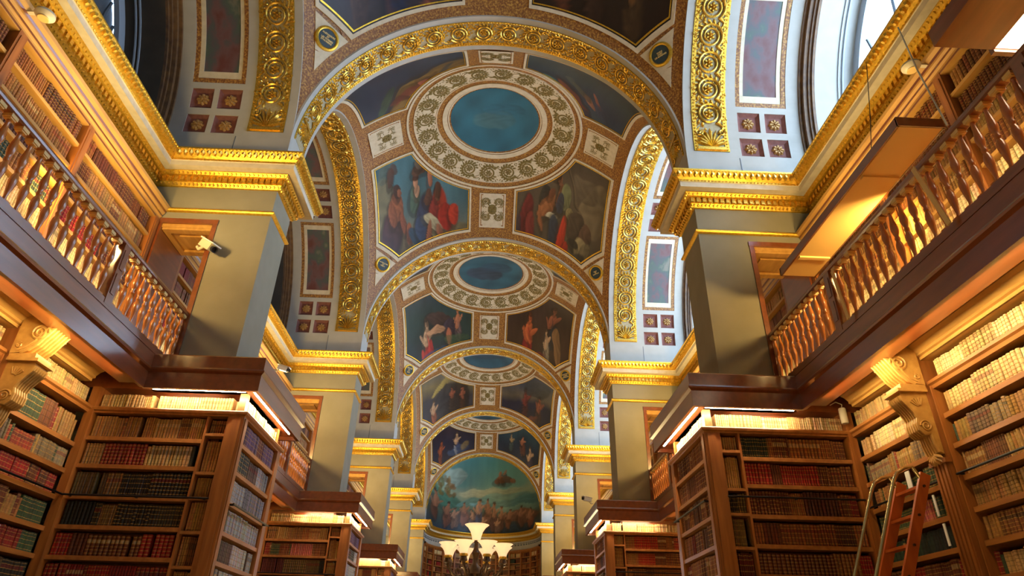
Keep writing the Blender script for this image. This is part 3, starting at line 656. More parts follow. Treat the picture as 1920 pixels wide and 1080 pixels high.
for k in range(0, 5):
    f = SPH(k); yc = YC(k)
    # plain shell = painted brown and gold guilloche ground
    n = 72
    V = []; ts = [math.sin(PI / 2 * (2 * i / n - 1)) for i in range(n + 1)]
    for j in range(n + 1):
        for i in range(n + 1): V.append(f(ts[i] * (A + .015), ts[j] * (B + .02), 0))
    Fq = [(j * (n + 1) + i, j * (n + 1) + i + 1, (j + 1) * (n + 1) + i + 1, (j + 1) * (n + 1) + i) for j in range(n) for i in range(n)]
    vault = np_mesh('ceiling', V, Fq, M_band)
    structure(vault, '%s painted sail vault of the ceiling, with a round blue sky at its centre' % NEARW[k], 'ceiling')
    hi = k in (0, 1, 2)
    na = 96 if hi else 64
    # rings
    m = MB()
    for r0, r1, o in ((1.055, 1.085, .012), (1.10, 1.21, .02), (1.335, 1.36, .018), (1.83, 1.85, .018), (1.955, 2.0, .022)):
        sph_strip(m, f, ring_pts(r0, na), ring_pts(r1, na), o, o)
    m.build('ring_molding', M_cream, vault, recalc=False)
    m = MB(); sph_strip(m, f, ring_pts(1.355, na), ring_pts(1.835, na), .008, .008); wb = m.build('wreath_band', M_cream, vault, recalc=False)
    # sky in the oculus
    nr, nn = 26, 72; V = []; uu = []; vv = []
    for i in range(nr + 1):
        for j in range(nn): 
            r = .001 + 1.02 * i / nr; a = 2 * PI * j / nn; V.append(f(r * math.cos(a), r * math.sin(a), .006)); uu.append(r * math.cos(a)); vv.append(r * math.sin(a))
    Fq = [(i * nn + j, i * nn + (j + 1) % nn, (i + 1) * nn + (j + 1) % nn, (i + 1) * nn + j) for i in range(nr) for j in range(nn)]
    base = [(58, 116, 134), (44, 110, 134), (46, 96, 116), (52, 92, 112), (60, 90, 104)][k]
    bl = [[], [(0, .05, .5, .3, 0, (84, 124, 128), .45), (.2, -.3, .5, .2, 0, (40, 104, 130), .5)], [(-.2, .2, .6, .35, .2, (50, 66, 88), .8), (.2, -.2, .5, .3, 0, (44, 72, 96), .6)], [(0, 0, .7, .3, 0, (50, 66, 84), .6)], []][k]
    np_mesh('sky_painting', V, Fq, M_paint, paint(np.array(uu), np.array(vv), [(-1, base), (1, base)], bl, k, .03), parent=vault)
    # vine scrolls on the wreath
    for j in range(20):
        a = 2 * PI * j / 20 + .08; c = f(1.597 * math.cos(a), 1.597 * math.sin(a), .016)
        z = (Vector((0, yc, ZA)) - c).normalized(); x = Vector((-math.sin(a), math.cos(a), 0)); y = z.cross(x).normalized()
        if j % 2: pass
        place('vine_scroll', ME_oscroll, frame_mat(c, x, y * (1 if j % 2 else -1), z, 1.22), vault)
    m = MB(); wv = []
    for i in range(241):
        a = 2 * PI * i / 240 + .08; r = 1.597 + .165 * math.cos(10 * (a - .08) + .8); wv.append(f(r * math.cos(a), r * math.sin(a), .012))
    m.tube(wv, .011, 4, False); m.build('vine_stem', M_olive, vault)
    # four radial panels with masks
    for q, (dx, dy) in enumerate(((0, 1), (0, -1), (1, 0), (-1, 0))):
        W_, Rend = (.335, 2.85) if dy else (.40, 2.76)
        P = (lambda u, r, dx=dx, dy=dy: (u, r * dy)) if dy else (lambda u, r, dx=dx, dy=dy: (r * dx, u))
        r0, r1 = 2.10, Rend
        m = MB(); sph_strip(m, f, [P(-W_, r0 + (r1 - r0) * i / 8) for i in range(9)], [P(W_, r0 + (r1 - r0) * i / 8) for i in range(9)], .012, .012)
        pn = m.build('grotesque_panel', M_cream, vault)
        m = MB()
        for a_, b_ in ((.035, .055),):
            for sg in (-1, 1): sph_strip(m, f, [P(sg * (W_ - a_), r0 + .03 + (r1 - r0 - .06) * i / 8) for i in range(9)], [P(sg * (W_ - b_), r0 + .03 + (r1 - r0 - .06) * i / 8) for i in range(9)], .018, .008)
            for rr in (r0 + .03, r1 - .05): sph_strip(m, f, [P(-W_ + .035 + (2 * W_ - .07) * i / 4, rr) for i in range(5)], [P(-W_ + .035 + (2 * W_ - .07) * i / 4, rr + .02) for i in range(5)], .018, .008)
        m.build('panel_line', M_band, pn)
        rc = (r0 + r1) / 2; c = f(*P(0, rc), .014); z = (Vector((0, yc, ZA)) - c).normalized()
        up = (f(*P(0, rc - .05), .014) - f(*P(0, rc + .05), .014)).normalized(); x = up.cross(z).normalized()
        m = MB(); Mx = frame_mat(c, x, up, z); m.lathe([(.112, 0), (.112, .012), (.10, .02), (0, .022)], 20, M=Mx @ Matrix.Diagonal((1, 1.25, 1, 1)))
        for (ex, ey, er) in ((-.045, .04, .02), (.045, .04, .02), (0, -.01, .022), (0, -.07, .03)): m.bump(Mx @ Vector((ex, ey, .02)), x, up, z, er * 1.3, er, .018, 6)
        m.build('mask_medallion', M_olive, pn)
        for sx_ in (-1, 1):
            for sy_ in (-1, 1):
                cc = Mx @ Vector((sx_ * .17, sy_ * .21, .018)); place('vine_scroll', ME_oscroll, frame_mat(cc, up * sy_, x * sx_, z, .62), pn)
    # cream lines bounding everything, four paintings, medallions
    for sx in (-1, 1):
        for sy in (-1, 1):
            ox, oy = .55, .68
            rr = 2.03; pA = (ox, math.sqrt(rr * rr - ox * ox)); pB = (math.sqrt(rr * rr - oy * oy), oy)
            a1, a2 = math.atan2(pA[1], pA[0]), math.atan2(pB[1], pB[0])
            bd = seg(pB, (2.83, oy), 14)[:-1] + seg((2.83, oy), (2.83, 2.39), 22)[:-1] + seg((2.83, 2.39), (2.35, 2.93), 10)[:-1] + seg((2.35, 2.93), (ox, 2.93), 22)[:-1] + seg((ox, 2.93), pA, 14)[:-1]
            bd += [(rr * math.cos(a1 + (a2 - a1) * i / 24), rr * math.sin(a1 + (a2 - a1) * i / 24)) for i in range(24)]
            big = (k, sx, sy) in ((1, -1, 1), (1, 1, 1), (2, -1, 1), (2, 1, 1), (1, -1, -1), (1, 1, -1))
            # ccw polygon in the +,+ quadrant
            def mir(p): return (p[0] * sx, p[1] * sy)
            visible = in_view([f(*mir(p), 0) for p in bd[::8]], 100)
            if not visible and k == 0: continue
            o1 = offset_closed(bd, .0); o2 = offset_closed(bd, .045); o3 = offset_closed(bd, .062); o4 = offset_closed(bd, .078)
            cl = lambda L: [mir(p) for p in L] + [mir(L[0])]
            m = MB(); sph_strip(m, f, cl(o1), cl(o2), .022, .022); m.build('painting_frame', M_cream, vault)
            m = MB(); sph_strip(m, f, cl(o3), cl(o4), .016, .012); m.build('frame_fillet', M_gold, vault)
            # the picture: fan of quads from an inner point
            inner = offset_closed(bd, .04); fine = []
            sub = 3 if big else 1
            for p, q in zip(inner, inner[1:] + inner[:1]): fine += seg(p, q, sub)[:-1]
            cen = np.array([1.93, 1.98]); nr = 44 if big else 22
            Fi = np.array(fine); T = (np.arange(nr + 1) / nr)[:, None, None]
            XY = cen[None, None] * (1 - T) + Fi[None] * T; XY = XY.reshape(-1, 2)
            dist = (XY[:, 0] + XY[:, 1]) / math.sqrt(2); lat = (XY[:, 0] - XY[:, 1]) / math.sqrt(2)
            X_, Y_ = XY[:, 0] * sx, XY[:, 1] * sy; Zr = np.sqrt(np.maximum(RS * RS - X_ ** 2 - Y_ ** 2, 0))
            u = (X_ - sx * 1.67) / 1.12; v = ((Zr - 2.17) * 59 - (XY[:, 1] - 2.9) * 56) / 207
            bg, bl = COMPS.get((k, sx, sy), ([(0, (50, 50, 60)), (1, (60, 64, 74))], fig(0, .5, .7, SKIN2, (80, 50, 44))))
            col = paint(u, v, bg, bl, k * 3 + sx + sy * 2, .10)
            X3 = np.stack([X_, Y_, np.sqrt(np.maximum(RS * RS - X_ ** 2 - Y_ ** 2, 0))], 1) * ((RS - .008) / RS) + np.array([0, yc, ZA])
            nb = len(fine)
            Fq = np.array([(i * nb + j, i * nb + (j + 1) % nb, (i + 1) * nb + (j + 1) % nb, (i + 1) * nb + j) for i in range(nr) for j in range(nb)])
            np_mesh('painting', X3, Fq, M_paint, col, parent=vault)
            if sy < 0 : continue
            # pendentive foot: cream field, triangles, inscribed medallion
            foot = poly_path([(2.83, 2.40), (2.83, 2.80), (2.93 - .0, 2.93)], 5)
            m = MB()
            Pq = seg((2.83, 2.43), (2.83, 2.93), 10); Qq = seg((2.39, 2.93), (2.83, 2.93), 10)
            sph_strip(m, f, [mir(p) for p in Pq], [mir(p) for p in Qq], .014, .014); m.build('medallion_field', M_cream, vault)
            # lettered medallion
            c0 = f(2.685 * sx, 2.765 * sy, .02); z = (Vector((0, yc, ZA)) - c0).normalized()
            upv = (Vector((0, 0, 1)) - z * z.z).normalized(); x = upv.cross(z).normalized(); Mx = frame_mat(c0, x, upv, z)
            m = MB(); m.lathe([(.150, .0), (.150, .025), (.168, .034), (.195, .025), (.204, -.01)], 32, M=Mx); md = m.build('medallion', M_gold, vault, smooth=True)
            m = MB(); m.lathe([(.155, .016), (0.0, .020)], 32, M=Mx); m.build('medallion_ground', M_navy, md)
            tri = [[(-.27, .13), (-.13, .26), (-.30, .27)], [(.27, .13), (.30, .27), (.13, .26)], [(-.10, -.26), (.10, -.26), (0, -.50)]]
            for t in tri:
                m = MB(); vs = [Mx @ Vector((p[0], p[1], zz)) for zz in (-.04, .004) for p in t]
                m.add(vs, [(3, 4, 5), (0, 1, 4, 3), (1, 2, 5, 4), (2, 0, 3, 5)]); m.build('corner_triangle', M_band, vault)
            tx = TEXTS.get((k, sx))
            if tx:
                cu = bpy.data.curves.new('lettering', 'FONT'); cu.body = '\n'.join(tx); cu.align_x = 'CENTER'; cu.align_y = 'CENTER'
                wmax = max(len(t) for t in tx); cu.size = min(.075, .25 / (wmax * .62)); cu.space_line = .95; cu.extrude = .002; cu.offset = .0008; cu.resolution_u = 2
                to = bpy.data.objects.new('lettering_tmp', cu); COL.objects.link(to); dg = bpy.context.evaluated_depsgraph_get()
                me = bpy.data.meshes.new_from_object(to.evaluated_get(dg)); bpy.data.objects.remove(to); me.materials.clear(); me.materials.append(M_letter)
                place('lettering', me, Mx @ Matrix.Translation((0, 0, .026)), md)
            else:
                m = MB()
                for r_ in range(3):
                    for c_ in range(-3 + (r_ == 1), 4 - (r_ == 1)): m.mat_box(Mx @ Matrix.Translation((c_ * .036, .05 - r_ * .05, .024)), .012, .014, .002)
                tag(m.build('lettering', M_letter, md), kind='stuff')

# ---- far apse: half dome with the landscape painting, curved cornice and bookcases
YE = YS(5) + .70; RA = A
def apse_pt(az, el, r): return (r * math.cos(el) * -math.cos(az), YE + r * math.cos(el) * math.sin(az), ZA + r * math.sin(el))
nu, nv = 150, 84; V = []; uu = []; vv = []
for i in range(nv + 1):
    t = i / nv
    for j in range(nu + 1):
        az = PI * j / nu
        if t < .14: p = (-RA * math.cos(az), YE + RA * math.sin(az), 6.16 + (ZA - 6.16) * t / .14)
        else: p = apse_pt(az, PI / 2 * (t - .14) / .86, RA)
        V.append(p); uu.append(p[0] / RA); vv.append((p[2] - 6.16) / (ZA + RA - 6.16))
Fq = [(i * (nu + 1) + j, i * (nu + 1) + j + 1, (i + 1) * (nu + 1) + j + 1, (i + 1) * (nu + 1) + j) for i in range(nv) for j in range(nu)]
T1, T2, T3 = (52, 92, 96), (96, 146, 142), (66, 122, 136)
bl = [(-.55, .76, .22, .09, .4, (160, 190, 190), .7), (.1, .60, .6, .07, .05, (172, 180, 150), .7), (-.66, .44, .34, .12, -.3, (62, 116, 100), .9), (-.2, .47, .32, .06, .25, (64, 122, 130), .8),
      (.40, .50, .50, .10, -.05, (92, 138, 138), .8), (.60, .44, .50, .07, .05, (70, 116, 122), .85), (.66, .36, .5, .04, .0, (110, 146, 136), .6), (-.12, .43, .14, .03, 0, (100, 164, 190), .8), (.68, .24, .30, .09, 0, (104, 66, 48), .9), (-.3, .20, .35, .12, 0, (92, 64, 58), .6),
      (.1, .04, 1.0, .08, 0, (36, 50, 64), .8)]
for i in range(26):
    bl.append((-.72 + .16 * math.sin(i * 2.4) - .05 * (i % 3), .62 + .085 * math.cos(i * 1.7), .035 + .02 * (i % 2), .028, i, (108 + i % 4 * 10, 92 + i % 3 * 8, 52), .75))
bl += [(.34, .82, .07, .05, .4, (64, 88, 96), .9), (.30, .79, .09, .045, -.2, (128, 86, 62), .95), (.22, .77, .06, .04, .4, (110, 74, 56), .9), (.42, .79, .10, .045, -.25, (82, 66, 58), .95), (.52, .76, .06, .03, -.4, (118, 80, 62), .9), (.27, .86, .03, .03, 0, (150, 104, 78), .9), (.36, .87, .04, .02, .6, (150, 104, 78), .8)]
for (x_, v_, h_, c_) in ((-.88, .38, .40, (84, 52, 40)), (-.66, .30, .42, (110, 66, 50)), (-.52, .24, .34, (120, 86, 66)), (-.36, .32, .36, (128, 74, 50)), (-.22, .24, .3, (104, 84, 90)), (-.10, .36, .44, (66, 74, 104)), (.06, .36, .42, (116, 74, 56)), (.20, .32, .42, (84, 52, 44)), (.36, .28, .34, (88, 54, 42)), (.52, .26, .30, (110, 64, 42)), (.68, .26, .26, (96, 60, 44)), (.82, .24, .26, (120, 66, 44)), (-.02, .16, .26, (120, 80, 66)), (.28, .16, .26, (100, 72, 60))):
    bl += fig(x_, v_, h_, (146, 96, 70) if c_[2] < 60 else (176, 128, 98), c_, .1 * math.sin(x_ * 9))
hd = np_mesh('half_dome', V, Fq, M_paint, paint(np.array(uu), np.array(vv), [(0, (40, 52, 70)), (.12, (50, 66, 72)), (.28, (66, 84, 72)), (.42, (80, 124, 118)), (.58, (152, 172, 146)), (.70, (104, 160, 160)), (1, (66, 132, 146))], bl, 5, .08) ** .86 * 1.12)
structure(hd, 'half dome of the ceiling at the far end, painted with a blue-green landscape and figures', 'ceiling')
semi = [(-RA * math.cos(PI * j / 40) * -1, YE + RA * math.sin(PI * j / 40)) for j in range(41)]
ac = thing('gilded_cornice', (0, YE + 2.5, 5.9), 'curved gilded cornice of the far apse under the landscape painting', 'cornice')
semi_n = semi  # runs from +x to -x; left normal points to the nave
entab = [('crown_molding', P_CROWN, M_gold), ('corona', P_CORONA, M_cream), ('egg_molding', P_EGG, M_gold), ('dentil_band', P_DBACK, M_gold), ('lower_molding', P_LOW, M_gold)]
for nm, pr, mt in entab:
    m = MB(); m.sweep([(o * .8, z) for o, z in pr], semi_n); m.build(nm, mt, ac, recalc=False)
m = MB(); m.sweep([(0, 5.72), (0, 5.2)], semi_n); m.sweep([(-.25, 5.2), (-.25, FLOOR)], semi_n); m.sweep([(0, 5.2), (-.25, 5.2)], semi_n)
structure(m.build('wall_far', M_white, recalc=False), 'curved pale wall of the far apse behind its bookcases', 'wall')
m = MB()
for j in range(46):
    a = PI * (j + .5) / 46; x_, y_ = math.cos(a), math.sin(a); c = (x_ * (RA - .012), YE + y_ * (RA - .012), 5.52)
    t_ = Vector((-y_, x_, 0)); n_ = Vector((-x_, -y_, 0)); m.mat_box(frame_mat(c, t_, n_, (0, 0, 1)), .05, .012, .03)
    m.mat_box(frame_mat((c[0], c[1], 5.60), t_, n_, (0, 0, 1)), .075, .012, .012)
tag(m.build('frieze_pattern', M_grey, ac), kind='stuff')
#PART4
# ============================================================ WOODWORK
M_bal = mat('turned_wood', lin(166, 92, 34), lin(196, 120, 50), rough=.25, scale=6, stretch=(3, 3, .8), coat=.5)
M_balcap = mat('pale_lit_wood', lin(226, 190, 120), rough=.35)  # lamplight on the baluster caps put into this colour; pale slats share it
P_FASCIA = [(-.30, 2.60), (-.06, 2.60), (-.06, 2.55), (-.02, 2.55), (-.02, 2.735), (.012, 2.755), (.016, 2.775), (.004, 2.79), (.0, 2.80), (.0, 2.935), (-.012, 2.95), (-.35, 2.95)]
BOOKS = []     # every book as a record; built at the end
YFB = 0.05; YBB = 1.54   # pier bookcase front / back, relative to YA
XB = 2.58; XWC = 4.30
PIER_SH = [2.37, 2.05, 1.75, 1.43, 1.13, .84, .55, .26]
WALL_SH = {-1: [2.37, 1.96, 1.68, 1.41, 1.10, .84, .56, .28], 1: [2.37, 2.06, 1.78, 1.50, 1.23, .96, .69, .42]}
GAL_SH = [4.82, 4.53, 4.24, 3.95, 3.66, 3.37, 3.08]
def C3(r, g, b): return lin(r, g, b)
PAL = {
 'cream': [(C3(214, 184, 128), 5), (C3(200, 168, 112), 4), (C3(224, 200, 150), 3), (C3(180, 146, 92), 2)],
 'tan': [(C3(168, 120, 66), 4), (C3(150, 98, 52), 3), (C3(186, 142, 84), 3), (C3(128, 80, 44), 2), (C3(110, 62, 36), 1)],
 'brown': [(C3(128, 74, 40), 4), (C3(108, 58, 32), 4), (C3(150, 92, 48), 3), (C3(90, 48, 30), 2), (C3(124, 38, 30), 1)],
 'mixed': [(C3(60, 78, 50), 3), (C3(160, 116, 62), 3), (C3(120, 66, 36), 3), (C3(190, 154, 98), 2), (C3(132, 36, 28), 2), (C3(44, 50, 48), 1), (C3(176, 92, 84), 1)],
 'red': [(C3(150, 28, 22), 5), (C3(128, 24, 20), 4), (C3(110, 34, 24), 2)],
 'redbrown': [(C3(150, 30, 24), 3), (C3(104, 54, 30), 4), (C3(140, 86, 44), 2), (C3(36, 52, 42), 1)],
 'green': [(C3(40, 62, 46), 4), (C3(54, 70, 50), 2), (C3(36, 44, 40), 1)],
 'dark': [(C3(40, 36, 30), 3), (C3(60, 52, 36), 2), (C3(100, 78, 44), 2), (C3(126, 96, 54), 2), (C3(96, 40, 28), 1)],
 'taupe': [(C3(150, 130, 104), 4), (C3(128, 106, 84), 3), (C3(170, 128, 70), 2), (C3(70, 84, 60), 1), (C3(150, 60, 40), 1)],
 'grey': [(C3(168, 168, 172), 4), (C3(132, 128, 132), 2), (C3(96, 76, 66), 2), (C3(190, 186, 180), 2), (C3(60, 66, 60), 1)],
 'lilac': [(C3(112, 84, 112), 3), (C3(100, 70, 84), 2), (C3(120, 70, 50), 1)],
}
def cname(c):
    r, g, b = c; 
    lum = .3 * r + .6 * g + .1 * b
    if abs(r - g) < .08 * max(r, .05) * 2 and abs(g - b) < .15 * max(g, .05): return 'pale grey' if lum > .3 else ('black' if lum < .05 else 'grey')
    if g > r: return 'green'
    if r > 3.6 * g: return 'red'
    if lum > .42: return 'cream'
    if lum > .16: return 'tan'
    if b > g: return 'mauve'
    return 'brown' if lum > .035 else 'dark'
def book_row(x, y, dx, dy, L, z, hmax, nx, ny, pal, lod, case=None, shelf=None, wmean=.034, indiv=False, depth=.16, gap=.0, serial=.8, setback=.02):
    """books standing from (x, y) along (dx, dy), spines facing (nx, ny)"""
    t = .004 + gap; i = 0; seq = None
    while t < L - .02:
        if seq is None or seq[0] <= 0:
            c = random.choices([p[0] for p in PAL[pal]], [p[1] for p in PAL[pal]])[0]
            n = 1 if random.random() > serial else random.randint(3, 12)
            w_ = wmean * random.uniform(.7, 1.4); h_ = hmax * (random.uniform(.86, .97) if serial > .7 else random.uniform(.74, .97))
            rr = random.random(); lab = None
            if rr < .16: lab = tuple(.45 * a_ + .55 * b_ for a_, b_ in zip(c, C3(120, 30, 22)))
            elif rr < .26: lab = tuple(.5 * a_ + .5 * b_ for a_, b_ in zip(c, C3(30, 40, 34)))
            elif rr < .34: lab = tuple(.5 * a_ + .5 * b_ for a_, b_ in zip(c, C3(212, 186, 130)))
            seq = [n, c, w_, h_, lab, random.random() < .75]
        n, c, w_, h_, lab, gilt = seq; seq[0] -= 1
        ww = w_ * random.uniform(.93, 1.07); hh = h_ * (1 + random.uniform(-.012, .012))
        if t + ww > L: break
        cc = tuple(max(.008, v * random.uniform(.86, 1.12)) for v in c)
        if random.random() < .012: t += random.uniform(.01, .05)
        BOOKS.append(dict(p=(x + dx * (t + ww / 2) - nx * (setback + random.uniform(0, .012)), y + dy * (t + ww / 2) - ny * (setback + random.uniform(0, .012)), z), d=(dx, dy), n=(nx, ny), w=ww * .97, h=hh, dp=depth, c=cc, lab=lab, gilt=gilt, lod=lod, case=case, shelf=shelf, i=i, indiv=indiv, tilt=0))
        t += ww; i += 1
SHN = ['top', 'second', 'third', 'fourth', 'fifth', 'sixth', 'seventh', 'eighth']

for s in (-1, 1):
    sd = side(s)
    for k in range(1, 6):
        y0 = YA(k)
        if not in_view([(s * x, y0 + y_, z) for x in (2.4, 4.3) for y_ in (-.1, 1.7) for z in (-.5, 2.95)], 50): continue
        nm = {1: 'nearest', 2: 'second', 3: 'third', 4: 'fourth', 5: 'farthest'}[k]
        pb = thing('pier_bookcase', (s * 3.4, y0 + .8, FLOOR), 'cherry wood bookcase with lit top shelf wrapped around the %s pier on the %s' % (nm, sd), 'bookcase', 'bookcases around the piers')
        yf, yb = y0 - .16, y0 + 1.79
        m = MB(s); m.sweep(P_FASCIA, [(3.70, yf), (2.41, yf), (2.41, yb), (3.70, yb)]); m.build('cornice', M_dark, pb, recalc=False)
        m = MB(s); m.box(2.62, 4.6, y0 + .05, yb - .2, 2.60, 2.93); m.build('cornice_core', M_dark, pb)
        m = MB(s); m.box(2.97, 4.34, y0 + .33, y0 + 1.26, FLOOR, 2.60); m.build('back_panel', M_dark, pb)
        # posts
        for (xa, xb2, ya, yb2) in ((XB, 2.735, y0 + YFB, y0 + .17), (XB, 2.735, y0 + 1.42, y0 + YBB)):
            m = MB(s); m.box(xa, xb2, ya, yb2, FLOOR, 2.33); 
            if ya < y0 + .2: m.box(xa + .03, xb2 - .03, ya - .012, ya, FLOOR, 2.30); m.box(xa - .012, xa, ya + .025, yb2 - .02, FLOOR, 2.30)
            m.build('post', M_woodv, pb)
        for bb in ((2.735, 2.76, y0 + YFB, y0 + .10, 2.33), (2.965, 2.99, y0 + YFB + .01, y0 + .33, 2.33), (4.23, 4.32, y0 + .02, y0 + .33, 2.60)):
            m = MB(s); m.box(*bb[:4], FLOOR, bb[4]); m.build('upright', M_woodv, pb)
        # top ledge, a small moulding all round
        LP = [(-.2, 2.31), (.0, 2.31), (.004, 2.325), (.03, 2.335), (.036, 2.36), (.03, 2.372), (-.35, 2.372)]
        m = MB(s); m.sweep(LP, [(4.32, y0 + YFB), (XB, y0 + YFB), (XB, y0 + YBB), (4.32, y0 + YBB)]); m.build('ledge', M_wood, pb, recalc=False)
        for bb in ((2.62, 2.70, y0 + .10, y0 + .18), (2.62, 2.70, y0 + 1.38, y0 + 1.46), (4.24, 4.30, y0 + .05, y0 + .2)):
            m = MB(s); m.box(*bb, 2.37, 2.60); m.build('corner_block', M_wood, pb)
        for i, zs in enumerate(PIER_SH[1:]):
            if project((s * 3, y0, zs + .3))[1] > 1130 + (60 if k == 1 else 0): break
            m = MB(s); m.box(2.99, 4.24, y0 + YFB + .015, y0 + .33, zs - .042, zs); m.build('shelf', M_wood, pb)
            m = MB(s); m.box(XB + .012, 2.9, y0 + .17, y0 + 1.42, zs - .042, zs); m.build('side_shelf', M_wood, pb)
        for zs in (2.12, 1.70, 1.44, 1.10, .77, .42):
            if project((s * 3, y0, zs))[1] > 1150: break
            m = MB(s); m.box(2.76, 2.965, y0 + YFB + .012, y0 + .3, zs - .03, zs); m.build('small_shelf', M_wood, pb)
        m = MB(s); m.box(3.0, 4.34, y0 + .26, y0 + .335, FLOOR, 2.6); m.box(2.86, 2.95, y0 + .2, y0 + 1.4, FLOOR, 2.36); m.build('inner_back', M_dark, pb)
        # black rail for the ladder
        zr = 1.415 if s < 0 else 1.60
        if k <= 2:
            m = MB(s); m.tube([(2.74, y0 + .005, zr), (4.24, y0 + .005, zr)], .011, 8)
            for x_ in (2.80, 3.5, 4.18): m.box(x_ - .01, x_ + .01, y0 + .005, y0 + .07, zr - .008, zr + .008)
            m.build('ladder_rail', M_steel, pb, smooth=True)
            m = MB(s); m.tube([(XB - .05, y0 + .16, zr - .02), (XB - .05, y0 + 1.45, zr - .02)], .011, 8)
            for y_ in (.2, 1.4): m.box(XB - .05, XB, y0 + y_ - .01, y0 + y_ + .01, zr - .03, zr - .01)
            m.build('ladder_rail', M_steel, pb, smooth=True)
        # lamps under the cornice
        L1 = thing('strip_light', (s * 3.2, y0 - .05, 2.58), 'glowing strip light under the cornice of the %s %s pier bookcase' % (nm, sd), 'lamp', 'strip lights under the bookcase cornices')
        m = MB(s); m.tube([(2.60, y0 - .045, 2.575), (3.62, y0 - .045, 2.575)], .013, 8); m.tube([(2.505, y0 + .02, 2.575), (2.505, y0 + 1.5, 2.575)], .013, 8); m.build('tube', M_tube, L1)
        m = MB(s); m.box(2.56, 3.66, y0 - .075, y0 - .015, 2.589, 2.599); m.box(2.475, 2.535, y0 - .02, y0 + 1.56, 2.589, 2.599); m.build('batten', M_whitep, L1)
        # books
        lod = 2 if k == 1 else (1 if k == 2 else 0)
        prs = {-1: ['cream', 'tan', 'mixed', 'dark', 'dark', 'redbrown', 'red', 'red'], 1: ['cream', 'redbrown', 'redbrown', 'brown', 'brown', 'redbrown', 'brown', 'tan']}[s]
        tops = [2.56] + [p - .045 for p in PIER_SH[:-1]]; tops[1] = 2.31
        cs = '%s %s pier case' % (nm, sd)
        for i, zs in enumerate(PIER_SH):
            pz = project((s * 3.2, y0, zs + .2))
            if pz is None or pz[1] > 1120: break
            h = tops[i] - zs - .012
            # left to right in the picture
            if s < 0: xa, L = -4.22, 1.22
            else: xa, L = 3.0, 1.22
            if i == 0: L = 1.50; xa = -4.22 if s < 0 else 2.74
            book_row(xa, y0 + YFB + .03, 1, 0, L, zs, h, 0, -1, prs[i], lod, cs, SHN[i], .030 if i < 5 else .036, k == 1, serial=.85)
            # nave-facing side
            pv = project((s * XB, y0 + .8, zs + .1))
            if k <= 3 and pv[1] < 1120:
                if i == 0: ya, L2 = y0 + .2, 1.15
                else: ya, L2 = y0 + .18, 1.22
                book_row(s * (XB + .02), ya, 0, 1, L2, zs, h, -s, 0, ('lilac' if i == 1 and s < 0 else ('grey' if s < 0 else 'brown')) if i else 'cream', lod, 'nave side of ' + cs, SHN[i], .032, k == 1)
        for za, zb in ((2.12, 2.31), (1.70, 2.09), (1.44, 1.67), (1.10, 1.41), (.77, 1.07), (.42, .74)):
            if project((s * 2.9, y0, za + .15))[1] > 1120: break
            book_row(-2.955 if s < 0 else 2.77, y0 + YFB + .05, 1, 0, .195, za, zb - za - .01, 0, -1, 'tan' if za > 1.5 or s < 0 else 'dark', lod, 'narrow end stack of the ' + cs, 'box', .022, False, serial=1)

    for k in range(0, 5):
        yc = YC(k); ylo = YA(k) + YBB; yhi = YA(k + 1) + YFB; nm = NEARW[k]
        # ---------------- wall bookcase of the lower level
        vis = in_view([(s * XWC, y_, z) for y_ in (max(ylo, .5), yhi) for z in (-.3, 2.4)], 60) and k <= 1
        pil = [y_ for y_ in (yc - 1.33, yc + 1.33) if y_ > 1.0]
        if k <= 1:
            wb = thing('wall_bookcase', (s * 4.45, yc, FLOOR), 'tall cherry wood bookcase against the %s wall, %s bay, below the gallery' % (sd, nm), 'bookcase')
            m = MB(s); m.box(4.62, 4.80, ylo, yhi + .3, FLOOR, 2.85); m.build('back_panel', M_dark, wb)
            ys = [ylo - .1] + pil + [yhi + .2]
            for y_ in pil:
                m = MB(s); m.box(4.22, 4.62, y_ - .10, y_ + .10, FLOOR, 2.62)
                for e in (-.075, -.025, .025, .075): m.box(4.205, 4.22, y_ + e - .014, y_ + e + .014, FLOOR, 1.66)
                m.box(4.19, 4.25, y_ - .12, y_ + .12, 1.62, 1.66)
                m.build('pilaster', M_woodv, wb)
                for e in (-.13, .115):
                    m = MB(s); m.box(4.26, 4.62, y_ + e, y_ + e + .015, FLOOR, 2.33); m.build('upright', M_woodv, wb)
            m = MB(s); m.sweep([(.02, 2.30), (.03, 2.33), (.05, 2.345), (.055, 2.37), (-.3, 2.372), (-.3, 2.33), (.02, 2.30)], [(XWC, ylo), (XWC, yhi)]); m.build('ledge', M_wood, wb, recalc=False)
            for i, zs in enumerate(WALL_SH[s][1:]):
                if project((s * XWC, 6.9, zs + .3))[1] > 1160: break
                for a_, b_ in zip(ys, ys[1:]):
                    if b_ < 2.2: continue
                    m = MB(s); m.box(XWC, 4.62, a_ + .1, b_ - .1, zs - .045, zs); m.build('shelf', M_wood, wb)
            zr = [z for z in WALL_SH[s]][3] if s < 0 else WALL_SH[s][3]
            for a_, b_ in zip(ys, ys[1:]):
                if b_ < 2.2: continue
                m = MB(s); m.tube([(XWC - .045, a_ + .12, zr + .012), (XWC - .045, b_ - .12, zr + .012)], .011, 8)
                for e in (a_ + .15, b_ - .15): m.box(XWC - .05, XWC, e - .01, e + .01, zr - .0, zr + .02)
                m.build('ladder_rail', M_steel, wb, smooth=True)
            pals = {-1: ['cream', 'mixed', 'taupe', 'redbrown', 'mixed', 'mixed', 'dark', 'brown'], 1: ['cream', 'cream', 'taupe', 'tan', 'tan', 'tan', 'mixed', 'brown']}[s]
            pals2 = {-1: None, 1: ['cream', 'cream', 'taupe', 'mixed', 'mixed', 'green', 'redbrown', 'brown']}[s]
            tops = [2.60] + [p - .05 for p in WALL_SH[s][:-1]]; tops[1] = 2.29
